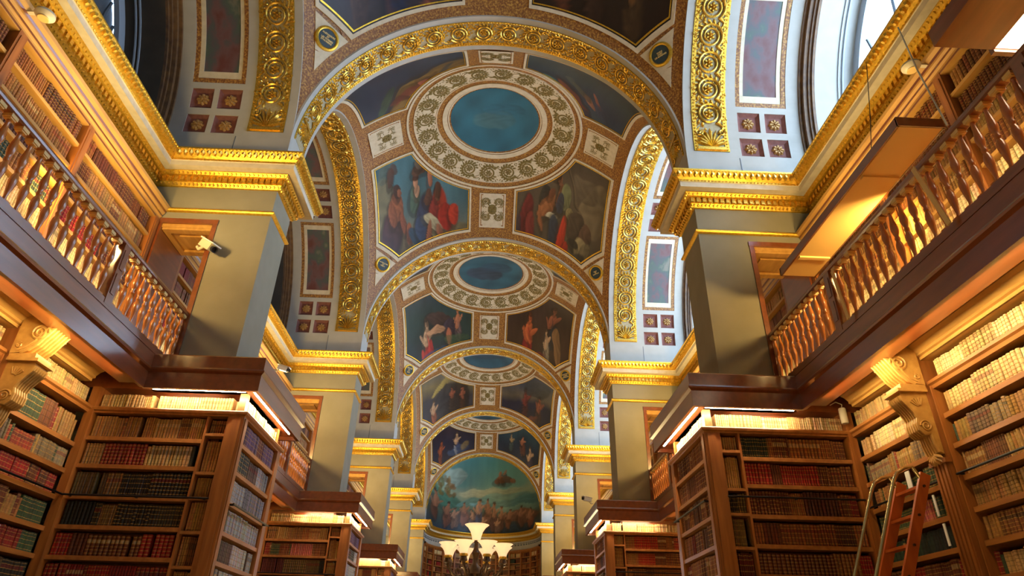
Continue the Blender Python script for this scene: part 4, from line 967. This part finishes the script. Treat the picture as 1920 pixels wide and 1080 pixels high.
            for i, zs in enumerate(WALL_SH[s]):
                for a_, b_ in zip(ys, ys[1:]):
                    if b_ < 2.4: continue
                    ya, ybb = a_ + .125, b_ - .125; 
                    if ya < ylo: ya = ylo + .05
                    if ybb > yhi: ybb = yhi - .02
                    st = max(ya, 3.0 if k == 0 else ya)
                    pz = project((s * XWC, ybb, zs + .15))
                    if pz[1] > 1120: continue
                    pl = pals2[i] if (pals2 and a_ > yc) else pals[i]
                    sec = 'far section' if a_ > yc else ('middle section' if a_ > yc - 2 else 'near section')
                    book_row(s * (XWC + .02), st, 0, 1, ybb - st, zs, min(tops[i] - zs - .015, .29), -s, 0, pl, 2 if k == 0 else 1, '%s of %s wall case' % (sec, sd), SHN[i], .036, k == 0, serial=.6 if pl in ('mixed', 'taupe') else .8)
        # ---------------- balcony
        bl_ = thing('gallery_balcony', (s * 3.9, yc, 2.55), 'projecting wooden gallery floor along the %s wall, %s bay' % (sd, nm), 'balcony')
        ya, yb = YA(k) + 1.79 - .02, YA(k + 1) - .16 + .02
        m = MB(s); m.sweep(P_FASCIA, [(3.66, ya), (3.66, yb)]); m.build('fascia', M_dark, bl_, recalc=False)
        m = MB(s); m.box(3.70, 4.82, ya - .6, yb + .6, 2.84, 2.93); m.build('floor_board', M_wood, bl_)
        if k <= 2:
            m = MB(s)
            st = [(0.0, 2.60), (.02, 2.60), (.02, 2.63), (.05, 2.635), (.05, 2.66), (.09, 2.70), (.13, 2.72), (.13, 2.745), (.17, 2.76), (.20, 2.79), (.24, 2.80), (.24, 2.84)]
            m.sweep([(o + .0, z) for o, z in st], [(XWC - .02, ya), (XWC - .02, yb)]); m.box(XWC - .03, 4.8, ya, yb, 2.60, 2.86); m.build('soffit_molding', M_honey, bl_, recalc=False)
            m = MB(s); m.box(3.70, 3.76, ya, yb, 2.76, 2.84)
            for y_ in [p for p in (yc - 1.33, yc + 1.33)]: m.box(3.70, 4.3, y_ - .2, y_ + .2, 2.78, 2.84); m.box(3.70, 4.3, y_ - .25, y_ + .25, 2.81, 2.84)
            m.box(3.70, 4.3, ya, ya + .12, 2.78, 2.84); m.box(3.70, 4.3, yb - .12, yb, 2.78, 2.84); m.build('soffit_beam', M_honey, bl_)
            segs = [(ya + .16, yc - 1.60), (yc - 1.06, yc + 1.06), (yc + 1.60, yb - .16)]
            for a_, b_ in segs:
                if b_ - a_ < .2: continue
                nn = 2 if b_ - a_ > 1.5 else 1
                for j in range(nn):
                    p0 = a_ + (b_ - a_) * j / nn + .02; p1 = a_ + (b_ - a_) * (j + 1) / nn - .02
                    m = MB(s)
                    for q, (ww, zz) in enumerate(((.0, 2.795), (.025, 2.808), (.05, 2.82))):
                        x0, x1 = 3.78 + ww, 4.04 - ww; 
                        m.box(x0, x0 + .025, p0 + ww, p1 - ww, zz, 2.84); m.box(x1 - .025, x1, p0 + ww, p1 - ww, zz, 2.84)
                        m.box(x0, x1, p0 + ww, p0 + ww + .025, zz, 2.84); m.box(x0, x1, p1 - ww - .025, p1 - ww, zz, 2.84)
                    m.build('soffit_panel', M_honey, bl_)
        # ---------------- console brackets
        for y_ in pil:
            if k > 1 or y_ < 2.0: continue
            cb = thing('console_bracket', (s * 4.1, y_, 1.7), 'carved scroll bracket holding up the %s gallery, %s bay, %s one' % (sd, nm, 'far' if y_ > yc else 'near'), 'bracket')
            X = lambda q: 4.22 - q
            up_ = [(0, 2.80), (.50, 2.80), (.55, 2.775), (.565, 2.73), (.555, 2.69), (.52, 2.665), (.47, 2.665), (.42, 2.65), (.36, 2.60), (.30, 2.52), (.24, 2.44), (.17, 2.38), (.10, 2.35), (0, 2.34)]
            lo_ = [(0, 2.27), (.24, 2.27), (.255, 2.24), (.24, 2.20), (.20, 2.15), (.16, 2.09), (.14, 2.03), (.155, 1.98), (.15, 1.92), (.11, 1.88), (.06, 1.88), (.05, 1.80), (.03, 1.72), (0, 1.70)]
            up_ = [(q * .84, z) for q, z in up_]
            for nm2, pl, wd_ in (('upper_scroll', up_, .125), ('lower_scroll', lo_, .095)):
                m = MB(s); m.prism([(X(q), z) for q, z in pl], 'y', y_ - wd_, y_ + wd_)
                curve = pl[2:-1]
                for e in (-1, -.6, -.2, .2, .6, 1):
                    m.tube([(X(q + .004), y_ + e * (wd_ - .012), z - .004) for q, z in curve], .014, 5)
                for sg in (-1, 1):
                    yy = y_ + sg * (wd_ + .002)
                    if nm2 == 'upper_scroll':
                        m.tube([(X(a), yy, b) for a, b, _ in spiral_pts(.085, .012, 2.2, 40, .20, 2.55, 0)], .011, 5)
                        m.tube([(X(a), yy, b) for a, b, _ in spiral_pts(.03, .008, 1.5, 14, .06, 2.42, 1)], .008, 5)
                        for j in range(6):
                            a = .5 + j * .23; m.tube([(X(.20 + .10 * math.cos(a)), yy, 2.57 + .08 * math.sin(a)), (X(.22 + .17 * math.cos(a - .1)), yy, 2.59 + .14 * math.sin(a))], [.008, .013], 5)
                        m.tube([(X(q - .02), yy, z + .02) for q, z in up_[6:-1]], .010, 5)
                    else:
                        m.tube([(X(a), yy, b) for a, b, _ in spiral_pts(.055, .01, 2, 30, .09, 1.95, 0)], .010, 5)
                        for j in range(5):
                            a = .6 + j * .3; m.tube([(X(.09 + .03 * math.cos(a)), yy, 2.12 + .03 * math.sin(a)), (X(.09 + .10 * math.cos(a)), yy, 2.13 + .09 * math.sin(a))], [.007, .012], 5)
                m.build(nm2, M_honey, cb)
            m = MB(s); m.box(X(-.0), X(.28), y_ - .13, y_ + .13, 2.27, 2.30); m.box(X(0), X(.24), y_ - .12, y_ + .12, 2.30, 2.345); m.box(X(-.02), X(.47), y_ - .15, y_ + .15, 2.795, 2.83); m.build('ledge', M_honey, cb)
            m = MB(s)
            for j in range(7):
                a = -PI / 2 + (j - 3) * .35; u = Vector((0, math.cos(a), math.sin(a))); m.bump(Vector((4.19, y_, 1.72)) + u * .06, u, Vector((0, -u.z, u.y)), Vector((-1, 0, 0)), .06, .018, .03, 6)
            m.build('leaf_pendant', M_honey, cb)
        # ---------------- upper gallery bookcase
        if k > 3: continue
        gb = thing('gallery_bookcase', (s * 4.6, yc, 2.95), 'upper gallery bookcase on the %s, %s bay, behind the balustrade' % (sd, nm), 'bookcase')
        XG = 4.45; ga, gbb = yc - B + .02, yc + B - .02
        m = MB(s); m.box(4.68, 4.79, ga, gbb, 2.93, 5.32); m.build('back_panel', M_dark, gb)
        m = MB(s); m.sweep([(0, 5.09), (.012, 5.09), (.012, 5.15), (.03, 5.17), (.03, 5.20), (.05, 5.22), (.06, 5.27), (.09, 5.30), (.095, 5.34), (-.2, 5.345), (-.2, 5.09), (0, 5.09)], [(XG, ga), (XG, gbb)]); m.build('cornice', M_honey, gb, recalc=False)
        m = MB(s); m.sweep([(.0135, 5.10), (.0135, 5.125)], [(XG, ga), (XG, gbb)]); m.sweep([(.032, 5.172), (.032, 5.196)], [(XG, ga), (XG, gbb)]); m.sweep([(.058, 5.235), (.064, 5.262)], [(XG, ga), (XG, gbb)]); tag(m.build('cornice_groove', M_dark, gb, recalc=False), kind='stuff')
        posts = [yc - 2.97, yc - 1.26, yc, yc + 1.26, yc + 2.97]
        for y_ in posts:
            if y_ < 2.6: continue
            m = MB(s); m.box(XG - .02, 4.68, y_ - .055, y_ + .055, 2.93, 5.12); m.box(XG - .03, XG - .02, y_ - .03, y_ + .03, 2.93, 5.06); m.build('post', M_woodv, gb)
        for i, zs in enumerate(GAL_SH):
            if k >= 2 and zs < 3.9: continue
            for a_, b_ in zip(posts, posts[1:]):
                if b_ < 3.0: continue
                m = MB(s); m.box(XG, 4.68, a_ + .055, b_ - .055, zs - .038, zs); m.build('shelf', M_honey, gb)
                st = max(a_ + .06, 2.9)
                if i == 0: hh = .255
                else: hh = .24
                pl = {-1: ['brown', 'tan', 'brown', 'redbrown', 'cream', 'cream', 'cream'], 1: ['tan', 'brown', 'tan', 'tan', 'cream', 'cream', 'cream']}[s][i]
                if s < 0 and a_ > yc + 1 and i == 0: pl = 'brown'
                sec = ['first', 'second', 'third', 'fourth'][posts.index(a_)]
                book_row(s * (XG + .02), st, 0, 1, b_ - .06 - st, zs, hh, -s, 0, pl, 1 if k == 0 else 0, '%s part of %s gallery case' % (sec, sd), SHN[i], .036, k == 0 and zs > 4.2, serial=.92)
        # ---------------- balustrade
        if k > 2: continue
        bs = thing('balustrade', (s * 3.72, yc, 2.95), 'turned wooden balustrade along the %s gallery edge, %s bay' % (sd, nm), 'railing')
        ra, rb = yc - B + .0, yc + B - .0
        m = MB(s); m.sweep([(-.045, 3.665), (.03, 3.665), (.045, 3.68), (.05, 3.70), (.035, 3.715), (.03, 3.735), (.0, 3.745), (-.05, 3.74), (-.065, 3.70), (-.06, 3.675), (-.045, 3.665)], [(3.72, ra), (3.72, rb)]); m.build('handrail', M_dark, bs, recalc=False)
        m = MB(s); m.box(3.67, 3.77, ra, rb, 2.97, 3.03); m.box(3.66, 3.78, ra, rb, 2.945, 2.972); m.build('base_rail', M_dark, bs)
        newels = [yc - 1.43, yc + 1.43]
        for y_ in newels:
            if y_ < 2.6: continue
            m = MB(s); m.box(3.664, 3.776, y_ - .055, y_ + .055, 2.977, 3.668); m.box(3.656, 3.664, y_ - .03, y_ + .03, 3.10, 3.32); m.box(3.656, 3.664, y_ - .03, y_ + .03, 3.38, 3.60); m.build('newel_post', M_dark, bs)
        if k == 0 and s == -1:
            bmesh_ = MB(); bmesh_.lathe([(.030, -.005), (.030, .012), (.018, .02), (.014, .06), (.022, .12), (.031, .18), (.034, .215), (.028, .255), (.016, .285), (.022, .30), (.024, .315), (.016, .335), (.026, .365), (.034, .405), (.031, .44), (.021, .50), (.014, .56), (.020, .575), (.014, .588), (.022, .60), (.0, .60)], 12)
            bmesh_.box(-.036, .036, -.036, .036, -.002, .018); ME_bal = bmesh_.mesh('baluster', [M_bal], smooth=True)
            cm_ = MB(); cm_.box(-.038, .038, -.038, .038, .60, .632); cm_.box(-.030, .030, -.030, .030, .588, .602); ME_cap = cm_.mesh('baluster_cap', [M_balcap])
        spans = [(ra + .0, newels[0] - .055), (newels[0] + .055, newels[1] - .055), (newels[1] + .055, rb)]
        for a_, b_ in spans:
            n = round((b_ - a_) / .1455)
            for j in range(n):
                y_ = a_ + (b_ - a_) * (j + .5) / n
                if y_ < 3.0: continue
                p = project((s * 3.72, y_, 3.35))
                if p is None or not (-90 < p[0] < 2010): continue
                bo = place('baluster', ME_bal, Matrix.Translation((s * 3.72, y_, 3.035)), bs)
                if k <= 1: c_ = bpy.data.objects.new('baluster_cap', ME_cap); COL.objects.link(c_); c_.parent = bo

# ---------------- apse bookcases
ab = thing('apse_bookcase', (0, YE + 2.8, FLOOR), 'curved wooden bookcases around the far apse under the landscape painting', 'bookcase')
m = MB(); m.sweep([(.02, 5.14), (.06, 5.16), (.10, 5.21), (.11, 5.26), (-.05, 5.27), (-.05, 5.10), (.02, 5.14)], [(p[0], p[1]) for p in semi]); m.build('cornice', M_wood, ab, recalc=False)
zsh = [4.90, 4.62, 4.34, 4.06, 3.78, 3.5]
for z in zsh:
    m = MB(); m.sweep([(.0, z - .04), (.02, z - .04), (.02, z), (-.24, z), (-.24, z - .04), (0, z - .04)], semi); m.build('shelf', M_wood, ab, recalc=False)
npost = 12
for j in range(npost + 1):
    a = PI * j / npost; t_ = Vector((-math.sin(a), math.cos(a), 0)); n_ = Vector((-math.cos(a), -math.sin(a), 0)); c = Vector((RA * math.cos(a), YE + RA * math.sin(a), 4.2)) - n_ * .08
    m = MB(); m.mat_box(frame_mat(c, t_, n_, (0, 0, 1)), .045, .13, .96); m.build('post', M_woodv, ab)
for i, z in enumerate(zsh):
    for j in range(npost):
        a0, a1 = PI * j / npost, PI * (j + 1) / npost; am = (a0 + a1) / 2
        nseg = 2
        for q in range(nseg):
            b0 = a0 + (a1 - a0) * q / nseg; b1 = a0 + (a1 - a0) * (q + 1) / nseg
            p0 = Vector((RA * math.cos(b1), YE + RA * math.sin(b1))); p1 = Vector((RA * math.cos(b0), YE + RA * math.sin(b0))); d_ = (p1 - p0).normalized(); L = (p1 - p0).length
            nn = Vector((-math.cos((b0 + b1) / 2), -math.sin((b0 + b1) / 2)))
            book_row(p0.x, p0.y, d_.x, d_.y, L - .03, z, .22, nn.x, nn.y, 'cream' if i == 0 and j % 2 else random.choice(['tan', 'brown', 'redbrown', 'brown']), 0, 'a', 'b', .045)
#PART5
# ============================================================ THINGS
# wooden uplight trough hanging over the right-hand gallery, and the nearer one
tr = thing('light_trough', (3.88, 5.46, 4.2), 'long pale wooden light trough hanging from cables over the right gallery', 'lamp')
m = MB(); m.box(3.68, 4.08, 4.17, 6.75, 4.20, 4.212); m.build('base_board', M_balcap, tr)
m = MB(); m.box(3.665, 3.685, 4.16, 6.76, 4.20, 4.30); m.box(4.075, 4.095, 4.16, 6.76, 4.20, 4.30); m.box(3.665, 4.095, 4.155, 4.175, 4.20, 4.30); m.box(3.665, 4.095, 6.745, 6.765, 4.20, 4.30); m.build('rim', M_dark, tr)
for y_ in (4.86, 6.32):
    m = MB(); m.box(3.70, 4.06, y_ - .025, y_ + .025, 4.178, 4.20); m.build('batten', M_balcap, tr)
t2 = thing('light_trough', (3.85, 2.8, 4.2), 'dark wooden light box with a glowing white panel at the upper right corner', 'lamp')
m = MB(); m.box(3.46, 4.30, 2.2, 3.16, 4.22, 4.34); m.box(3.46, 3.93, 2.2, 3.30, 4.18, 4.22); m.box(3.93, 4.30, 3.30, 3.34, 4.16, 4.34); m.box(3.46, 4.30, 3.16, 3.30, 4.22, 4.34); m.build('casing', M_dark, t2)
m = MB(); m.box(3.94, 4.28, 2.3, 3.29, 4.19, 4.20); m.build('diffuser', M_panel, t2)
cb = MB(); cb.tube([(4.30, 4.44, 5.90), (4.02, 4.12, 4.86), (3.76, 3.78, 3.84)], .008, 6); tag(cb.build('hanging_cable', M_cable, None, org=(3.76, 3.78, 3.84)), 'pale cable hanging from the right cornice past the light trough', 'cable')
cb = MB(); cb.tube([(4.29, 5.02, 6.00), (4.22, 5.15, 5.3), (4.10, 5.35, 4.30)], .005, 6); tag(cb.build('hanging_cable', M_black, None, org=(4.1, 5.35, 4.3)), 'thin dark cable running from the right cornice down to the light trough', 'cable')
for (x, y_, z, lab, nrm) in ((-4.22, 4.27, 5.22, 'round cream smoke detector under the left gilded cornice', 0), (4.22, 4.39, 5.22, 'round cream smoke detector under the right gilded cornice', 0), (4.0, 4.60, 2.76, 'round cream smoke detector under the right gallery floor', 0)):
    sdv = thing('smoke_detector', (x, y_, z), lab, 'smoke detector')
    m = MB(); m.lathe([(.055, .045), (.085, .045), (.09, .02), (.075, .0), (.05, -.02), (.02, -.028), (0, -.028)], 20, (x, y_, z)); m.build('housing', M_plastic, sdv, smooth=True)
    m = MB(); m.lathe([(.048, -.018), (.052, -.026), (.046, -.03)], 20, (x, y_, z)); m.build('ring', M_balcap, sdv)
    m = MB()
    if z > 4: m.box(x - .04, x + (.22 if x > 0 else .04), y_ - .02, y_ + .02, z + .04, z + .055); 
    else: m.lathe([(.06, .04), (.06, .055)], 16, (x, y_, z))
    if x < 0: m.box(x - .22, x + .04, y_ - .02, y_ + .02, z + .04, z + .055)
    m.build('mount', M_plastic, sdv)
# security cameras
def cctv(loc, aim, lab, body, sc=1.0):
    t = thing('security_camera', loc, lab, 'camera'); L = Vector(loc); a = Vector(aim).normalized(); up = Vector((0, 0, 1)); x = a.cross(up).normalized(); u = x.cross(a)
    m = MB(); m.mat_box(frame_mat(L + a * .02, x, a, u), .055 * sc, .12 * sc, .05 * sc); m.build('body', body, t)
    m = MB(); m.mat_box(frame_mat(L + a * .03 + u * .06 * sc, x, a, u), .07 * sc, .16 * sc, .008 * sc); m.build('sunshield', M_whitep, t)
    m = MB(); Mz = frame_mat(L + a * .13 * sc, x, u, a); m.lathe([(.03 * sc, 0), (.042 * sc, .02 * sc), (.045 * sc, .07 * sc), (.036 * sc, .07 * sc), (.03 * sc, .04 * sc), (0, .04 * sc)], 14, M=Mz); m.build('lens_hood', M_black, t, smooth=True)
    m = MB(); m.tube([L - a * .05 * sc - u * .04 * sc, L - a * .10 * sc - u * .10 * sc, L - a * .16 * sc - u * .08 * sc], .022 * sc, 8); m.build('bracket', M_plastic, t)
cctv((-3.64, 7.30, 4.66), (.75, -.35, -.55), 'cream security camera on the nearest left pier beside the gallery passage', M_plastic)
cctv((-3.62, 11.05, 4.50), (1, -.1, -.3), 'small white security camera beyond the nearest left pier bookcase', M_whitep, .75)
cctv((2.30, 14.2, 3.04), (-.9, -.3, .1), 'small white security camera on the second right pier bookcase', M_whitep, .7)
# cream lamp box on the right pier bookcase
lb = thing('lamp_box', (4.30, 7.19, 2.44), 'cream cylindrical lamp driver hanging at the top corner of the right pier bookcase', 'lamp')
m = MB(); m.lathe([(.0, 0), (.038, .0), (.042, .01), (.042, .17), (.036, .18), (0, .18)], 14, (4.20, 7.06, 2.44)); m.build('housing', M_plastic, lb, smooth=True)
m = MB(); m.tube([(4.20, 7.06, 2.62), (4.20, 7.04, 2.66), (4.14, 7.05, 2.69), (4.08, 7.08, 2.66)], .006, 6); m.build('cord', M_cable, lb)
# pale slats leaning against the right balustrade
for (y_, z0, z1, dy, lab) in ((4.05, 2.98, 3.70, .18, 'pale wooden slat leaning on the right balustrade among its nearer balusters'), (5.60, 2.98, 3.60, .10, 'pale wooden slat leaning on the right balustrade beside the newel post')):
    m = MB(); c = Vector((3.63, y_, (z0 + z1) / 2)); d_ = Vector((0.02, dy, z1 - z0)).normalized(); x = d_.cross(Vector((1, 0, 0))).normalized()
    m.mat_box(frame_mat(c, Vector((1, 0, 0)), x, d_), .006, .022, (z1 - z0) / 2); tag(m.build('wooden_slat', M_balcap, None, org=(3.63, y_, z0)), lab, 'slat')
# library ladder
ld = thing('library_ladder', (3.0, 5.95, FLOOR), 'orange wooden library ladder with brass handrails leaning on the right wall bookcase', 'ladder')
top = Vector((4.06, 0, 1.54)); dn = Vector((-.36, 0, -.82)).normalized(); Ld = (1.54 - FLOOR) / -dn.z
yn, yf_ = 5.74, 6.12
for y_, yl in ((yn, 5.90), (yf_, 6.28)):
    p0 = top + Vector((0, y_, 0)); p1 = p0 + dn * Ld + Vector((0, yl - y_, 0)) * 1.0; d_ = (p1 - p0).normalized(); x = d_.cross(Vector((0, 1, 0))).normalized(); yv = x.cross(d_)
    m = MB(); m.mat_box(frame_mat((p0 + p1) / 2, x, yv, d_), .045, .016, (p1 - p0).length / 2); m.build('stile', M_orange, ld)
    m = MB()
    for j in range(6):
        q = p0 + d_ * (.12 + .27 * j); m.tube([q - Vector((0, .028, 0)), q + Vector((0, .028, 0))], .012, 8)
    m.build('bolt', M_bronze, ld)
    # brass handrail
    off = Vector((-.26, 0, .02)); pts = [p0 + d_ * .06 + Vector((-.02, 0, 0)), p0 + Vector((-.10, 0, .06)), p0 + Vector((-.18, 0, .05)), p0 + off * .95 + d_ * .02, p0 + off + d_ * .10, p0 + off + d_ * .3, p0 + off + d_ * 2.6]
    m = MB(); m.tube(pts, .016, 10); m.build('handrail', M_brass, ld, smooth=True)
for j in range(11):
    t = .12 + .27 * j; a = top + Vector((0, yn, 0)) + (dn * t) + Vector((0, .16 * t / Ld, 0)); b2 = a + Vector((0, yf_ - yn, 0)); mid = (a + b2) / 2; x = dn.cross(Vector((0, 1, 0))).normalized()
    m = MB(); m.mat_box(frame_mat(mid, Vector((1, 0, 0)), Vector((0, 1, 0)), Vector((0, 0, 1))), .04, (yf_ - yn) / 2, .012); m.build('tread', M_orange, ld)
# candelabra
cx_, cy_ = -.005, 12.0
cd = thing('candelabra', (cx_, cy_, FLOOR), 'dark bronze standing candelabra with glowing frosted glass bowls in the middle of the nave', 'lamp')
m = MB(); m.lathe([(.28, FLOOR), (.28, FLOOR + .12), (.18, FLOOR + .2), (.12, FLOOR + .5), (.09, .2), (.13, .5), (.07, .75), (.06, 1.0), (.13, 1.16), (.16, 1.28), (.10, 1.38), (.05, 1.45), (.045, 1.55), (.07, 1.62), (.035, 1.70), (.03, 1.78), (.06, 1.82), (.03, 1.84), (0, 1.84)], 16, (cx_, cy_, 0)); m.build('stem', M_bronze, cd, smooth=True)
def bowl(x, y_, z, r, h, par):
    m = MB(); m.lathe([(.0, 0), (r * .32, .0), (r * .38, h * .25), (r * .50, h * .55), (r * .72, h * .82), (r, h), (r * .96, h * 1.01), (r * .68, h * .84), (r * .44, h * .55), (r * .30, h * .2), (0, h * .1)], 20, (x, y_, z)); return m.build('shade', M_shade, par, smooth=True)
bowl(cx_, cy_, 1.82, .215, .26, cd)
for j in range(8):
    a = PI / 8 + j * PI / 4; ux, uy = math.cos(a), math.sin(a); r = .50
    m = MB(); P = lambda q, z: (cx_ + ux * q, cy_ + uy * q, z)
    m.tube([P(.06, 1.32), P(.16, 1.22), P(.28, 1.20), P(.40, 1.26), P(.48, 1.36), P(.50, 1.46)], [.035, .03, .034, .028, .024, .03], 7)
    m.tube([P(.22, 1.22), P(.26, 1.32), P(.32, 1.36), P(.36, 1.32), P(.33, 1.28)], .014, 6); m.tube([P(.30, 1.20), P(.36, 1.12), P(.42, 1.13), P(.42, 1.19)], .014, 6)
    m.lathe([(.02, 1.42), (.07, 1.44), (.06, 1.47), (.05, 1.50), (.075, 1.52), (.04, 1.53), (0, 1.53)], 10, (cx_ + ux * r, cy_ + uy * r, 0)); ao = m.build('arm', M_bronze, cd, smooth=True)
    m = MB(); m.lathe([(.045, 1.50), (.072, 1.51), (.066, 1.545), (.04, 1.55)], 10, (cx_ + ux * r, cy_ + uy * r, 0)); m.build('gilt_collar', M_gold, ao)
    bowl(cx_ + ux * r, cy_ + uy * r, 1.535, .17, .21, ao)

# paper slips and white volumes on the shelves
for (x, y_, z, w_, h_, nx, lab) in ((4.29, 6.34, 1.52, .07, .20, 1, 'white paper sheet standing before the upper books of the right wall bookcase'), (4.29, 6.05, 1.24, .03, .19, 1, 'narrow white paper slip among the books beside the ladder top'),
        (4.29, 6.02, .98, .03, .19, 1, 'narrow white paper slip under the ladder top'), (-4.29, 6.42, .86, .05, .14, -1, 'white paper card leaning on the lower left wall shelf')):
    m = MB(); m.box(x - .004, x + .004, y_ - w_ / 2, y_ + w_ / 2, z, z + h_); tag(m.build('paper_slip', M_paper, None, org=(x, y_, z)), lab, 'paper')

# ============================================================ BOOKS
def book_geo(b, detail):
    """vertices, quads and colours of one book"""
    w_, h, dp = b['w'], b['h'], b['dp']; d = np.array([*b['d'], 0.]); n = np.array([*b['n'], 0.]); p = np.array(b['p']); c = np.array(b['c']); dark = c * .45; gold = np.array(lin(190, 146, 70)) * .9
    if detail == 2: us = [-.5, -.38, -.14, .14, .38, .5]; bl_ = [0, .009, .014, .014, .009, 0]
    elif detail == 1: us = [-.5, -.22, .22, .5]; bl_ = [0, .010, .010, 0]
    else: us = [-.5, .5]; bl_ = [0, 0]
    zs = [0.]; kinds = []
    if detail == 2:
        ribs = [.13, .29, .45, .61, .77, .92]
        for i, r in enumerate(ribs): zs += [r - .012, r + .012]; kinds += ['p%d' % i, 'r']
        zs.append(1.0); kinds.append('p6')
    elif detail == 1:
        for i, r in enumerate((.12, .36, .58, .78, .93)): zs += [r - .012, r + .012]; kinds += ['p%d' % i, 'r']
        zs.append(1.0); kinds.append('p5')
    else:
        zs += [.1, .13, .62, .8, 1.0]; kinds = ['p0', 'r', 'p1', 'L', 'p5']
    V = []; col = []; F = []
    nu = len(us)
    for i, kd in enumerate(kinds):
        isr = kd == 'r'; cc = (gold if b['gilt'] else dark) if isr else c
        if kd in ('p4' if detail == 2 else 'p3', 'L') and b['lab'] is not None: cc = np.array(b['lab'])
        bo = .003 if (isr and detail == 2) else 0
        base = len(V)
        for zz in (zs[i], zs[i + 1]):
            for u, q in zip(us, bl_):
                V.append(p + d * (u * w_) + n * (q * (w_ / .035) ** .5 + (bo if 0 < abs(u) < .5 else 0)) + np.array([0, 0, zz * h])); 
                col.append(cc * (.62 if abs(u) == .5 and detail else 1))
        for j in range(nu - 1): F.append((base + j, base + j + 1, base + nu + j + 1, base + nu + j))
    # sides and top
    for u in (-.5, .5):
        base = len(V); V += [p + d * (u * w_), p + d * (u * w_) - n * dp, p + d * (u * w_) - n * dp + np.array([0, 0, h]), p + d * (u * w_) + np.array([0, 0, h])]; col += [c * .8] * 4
        F.append((base, base + 1, base + 2, base + 3) if u < 0 else (base + 3, base + 2, base + 1, base))
    pg = np.array(lin(200, 180, 140))
    base = len(V); V += [p - d * w_ / 2 + np.array([0, 0, h * .992]), p + d * w_ / 2 + np.array([0, 0, h * .992]), p + d * w_ / 2 - n * dp + np.array([0, 0, h * .992]), p - d * w_ / 2 - n * dp + np.array([0, 0, h * .992])]; col += [pg] * 4; F.append((base, base + 1, base + 2, base + 3))
    base = len(V); V += [p - d * w_ / 2, p + d * w_ / 2, p + d * w_ / 2 - n * dp, p - d * w_ / 2 - n * dp]; col += [pg] * 4; F.append((base + 3, base + 2, base + 1, base))
    # a book whose spine runs against the direction gets flipped faces
    if np.cross(d, np.array([0, 0, 1.]))@n < 0: F = [f[::-1] for f in F]
    return V, F, col
for b in BOOKS:
    q = project((b['p'][0], b['p'][1], b['p'][2] + b['h'] / 2)); b['px'] = 0
    if q and 8 < q[0] < 1912 and 8 < q[1] < 1072:
        e = project((b['p'][0] + b['d'][0] * b['w'], b['p'][1] + b['d'][1] * b['w'], b['p'][2] + b['h'] / 2)); b['px'] = math.hypot(e[0] - q[0], e[1] - q[1]) * F_PX * b['h'] / q[2]
    b['q'] = q
cand = sorted([b for b in BOOKS if b['indiv'] and b['px'] > 0 and not b.get('hid')], key=lambda b: -b['px'])[:300]
ids = set(id(b) for b in cand)
print('books', len(BOOKS), 'single', len(cand))
rest = [b for b in BOOKS if id(b) not in ids and (b['q'] and -420 < b['q'][0] < 2340 and -300 < b['q'][1] < 1300)]
rowcount = {}
cand.sort(key=lambda b: (b['case'], b['shelf'], b['q'][0] if abs(b['d'][1]) < .5 else b['q'][1]))
rows = {}
for b in BOOKS:
    if b['indiv']: rows.setdefault((b['case'], b['shelf']), []).append(b)
for key, L in rows.items():
    L.sort(key=lambda b: (b['p'][0] if abs(b['d'][0]) > .5 else b['p'][1]))
    for i, b in enumerate(L): b['ord'] = i + 1; b['tot'] = len(L)
def ordn(n):
    return ORD[n - 1] if n <= 10 else '%d%s' % (n, 'th' if 10 < n % 100 < 14 else {1: 'st', 2: 'nd', 3: 'rd'}.get(n % 10, 'th'))
for b in cand:
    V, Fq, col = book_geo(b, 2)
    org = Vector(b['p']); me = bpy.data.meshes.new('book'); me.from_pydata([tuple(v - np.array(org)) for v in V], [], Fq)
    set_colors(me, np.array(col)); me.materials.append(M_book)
    o = bpy.data.objects.new('book', me); COL.objects.link(o); o.location = org; WLOC[o.name] = org
    way = 'from the left' if abs(b['d'][0]) > .5 else 'from the near end'
    tag(o, '%s book, %s %s, %s shelf, %s' % (cname(b['c']), ordn(b['ord']), way, b['shelf'], b['case']), 'book', 'books on the ' + b['case'])
V = []; F4 = []; Cc = []; off = 0
for b in rest:
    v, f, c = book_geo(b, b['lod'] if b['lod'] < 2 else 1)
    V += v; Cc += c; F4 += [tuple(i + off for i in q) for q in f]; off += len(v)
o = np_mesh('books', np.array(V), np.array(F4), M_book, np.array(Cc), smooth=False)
tag(o, 'rows upon rows of leather bound volumes filling the farther shelves', 'books', kind='stuff')
print('tris of stuff books', len(F4) * 2)
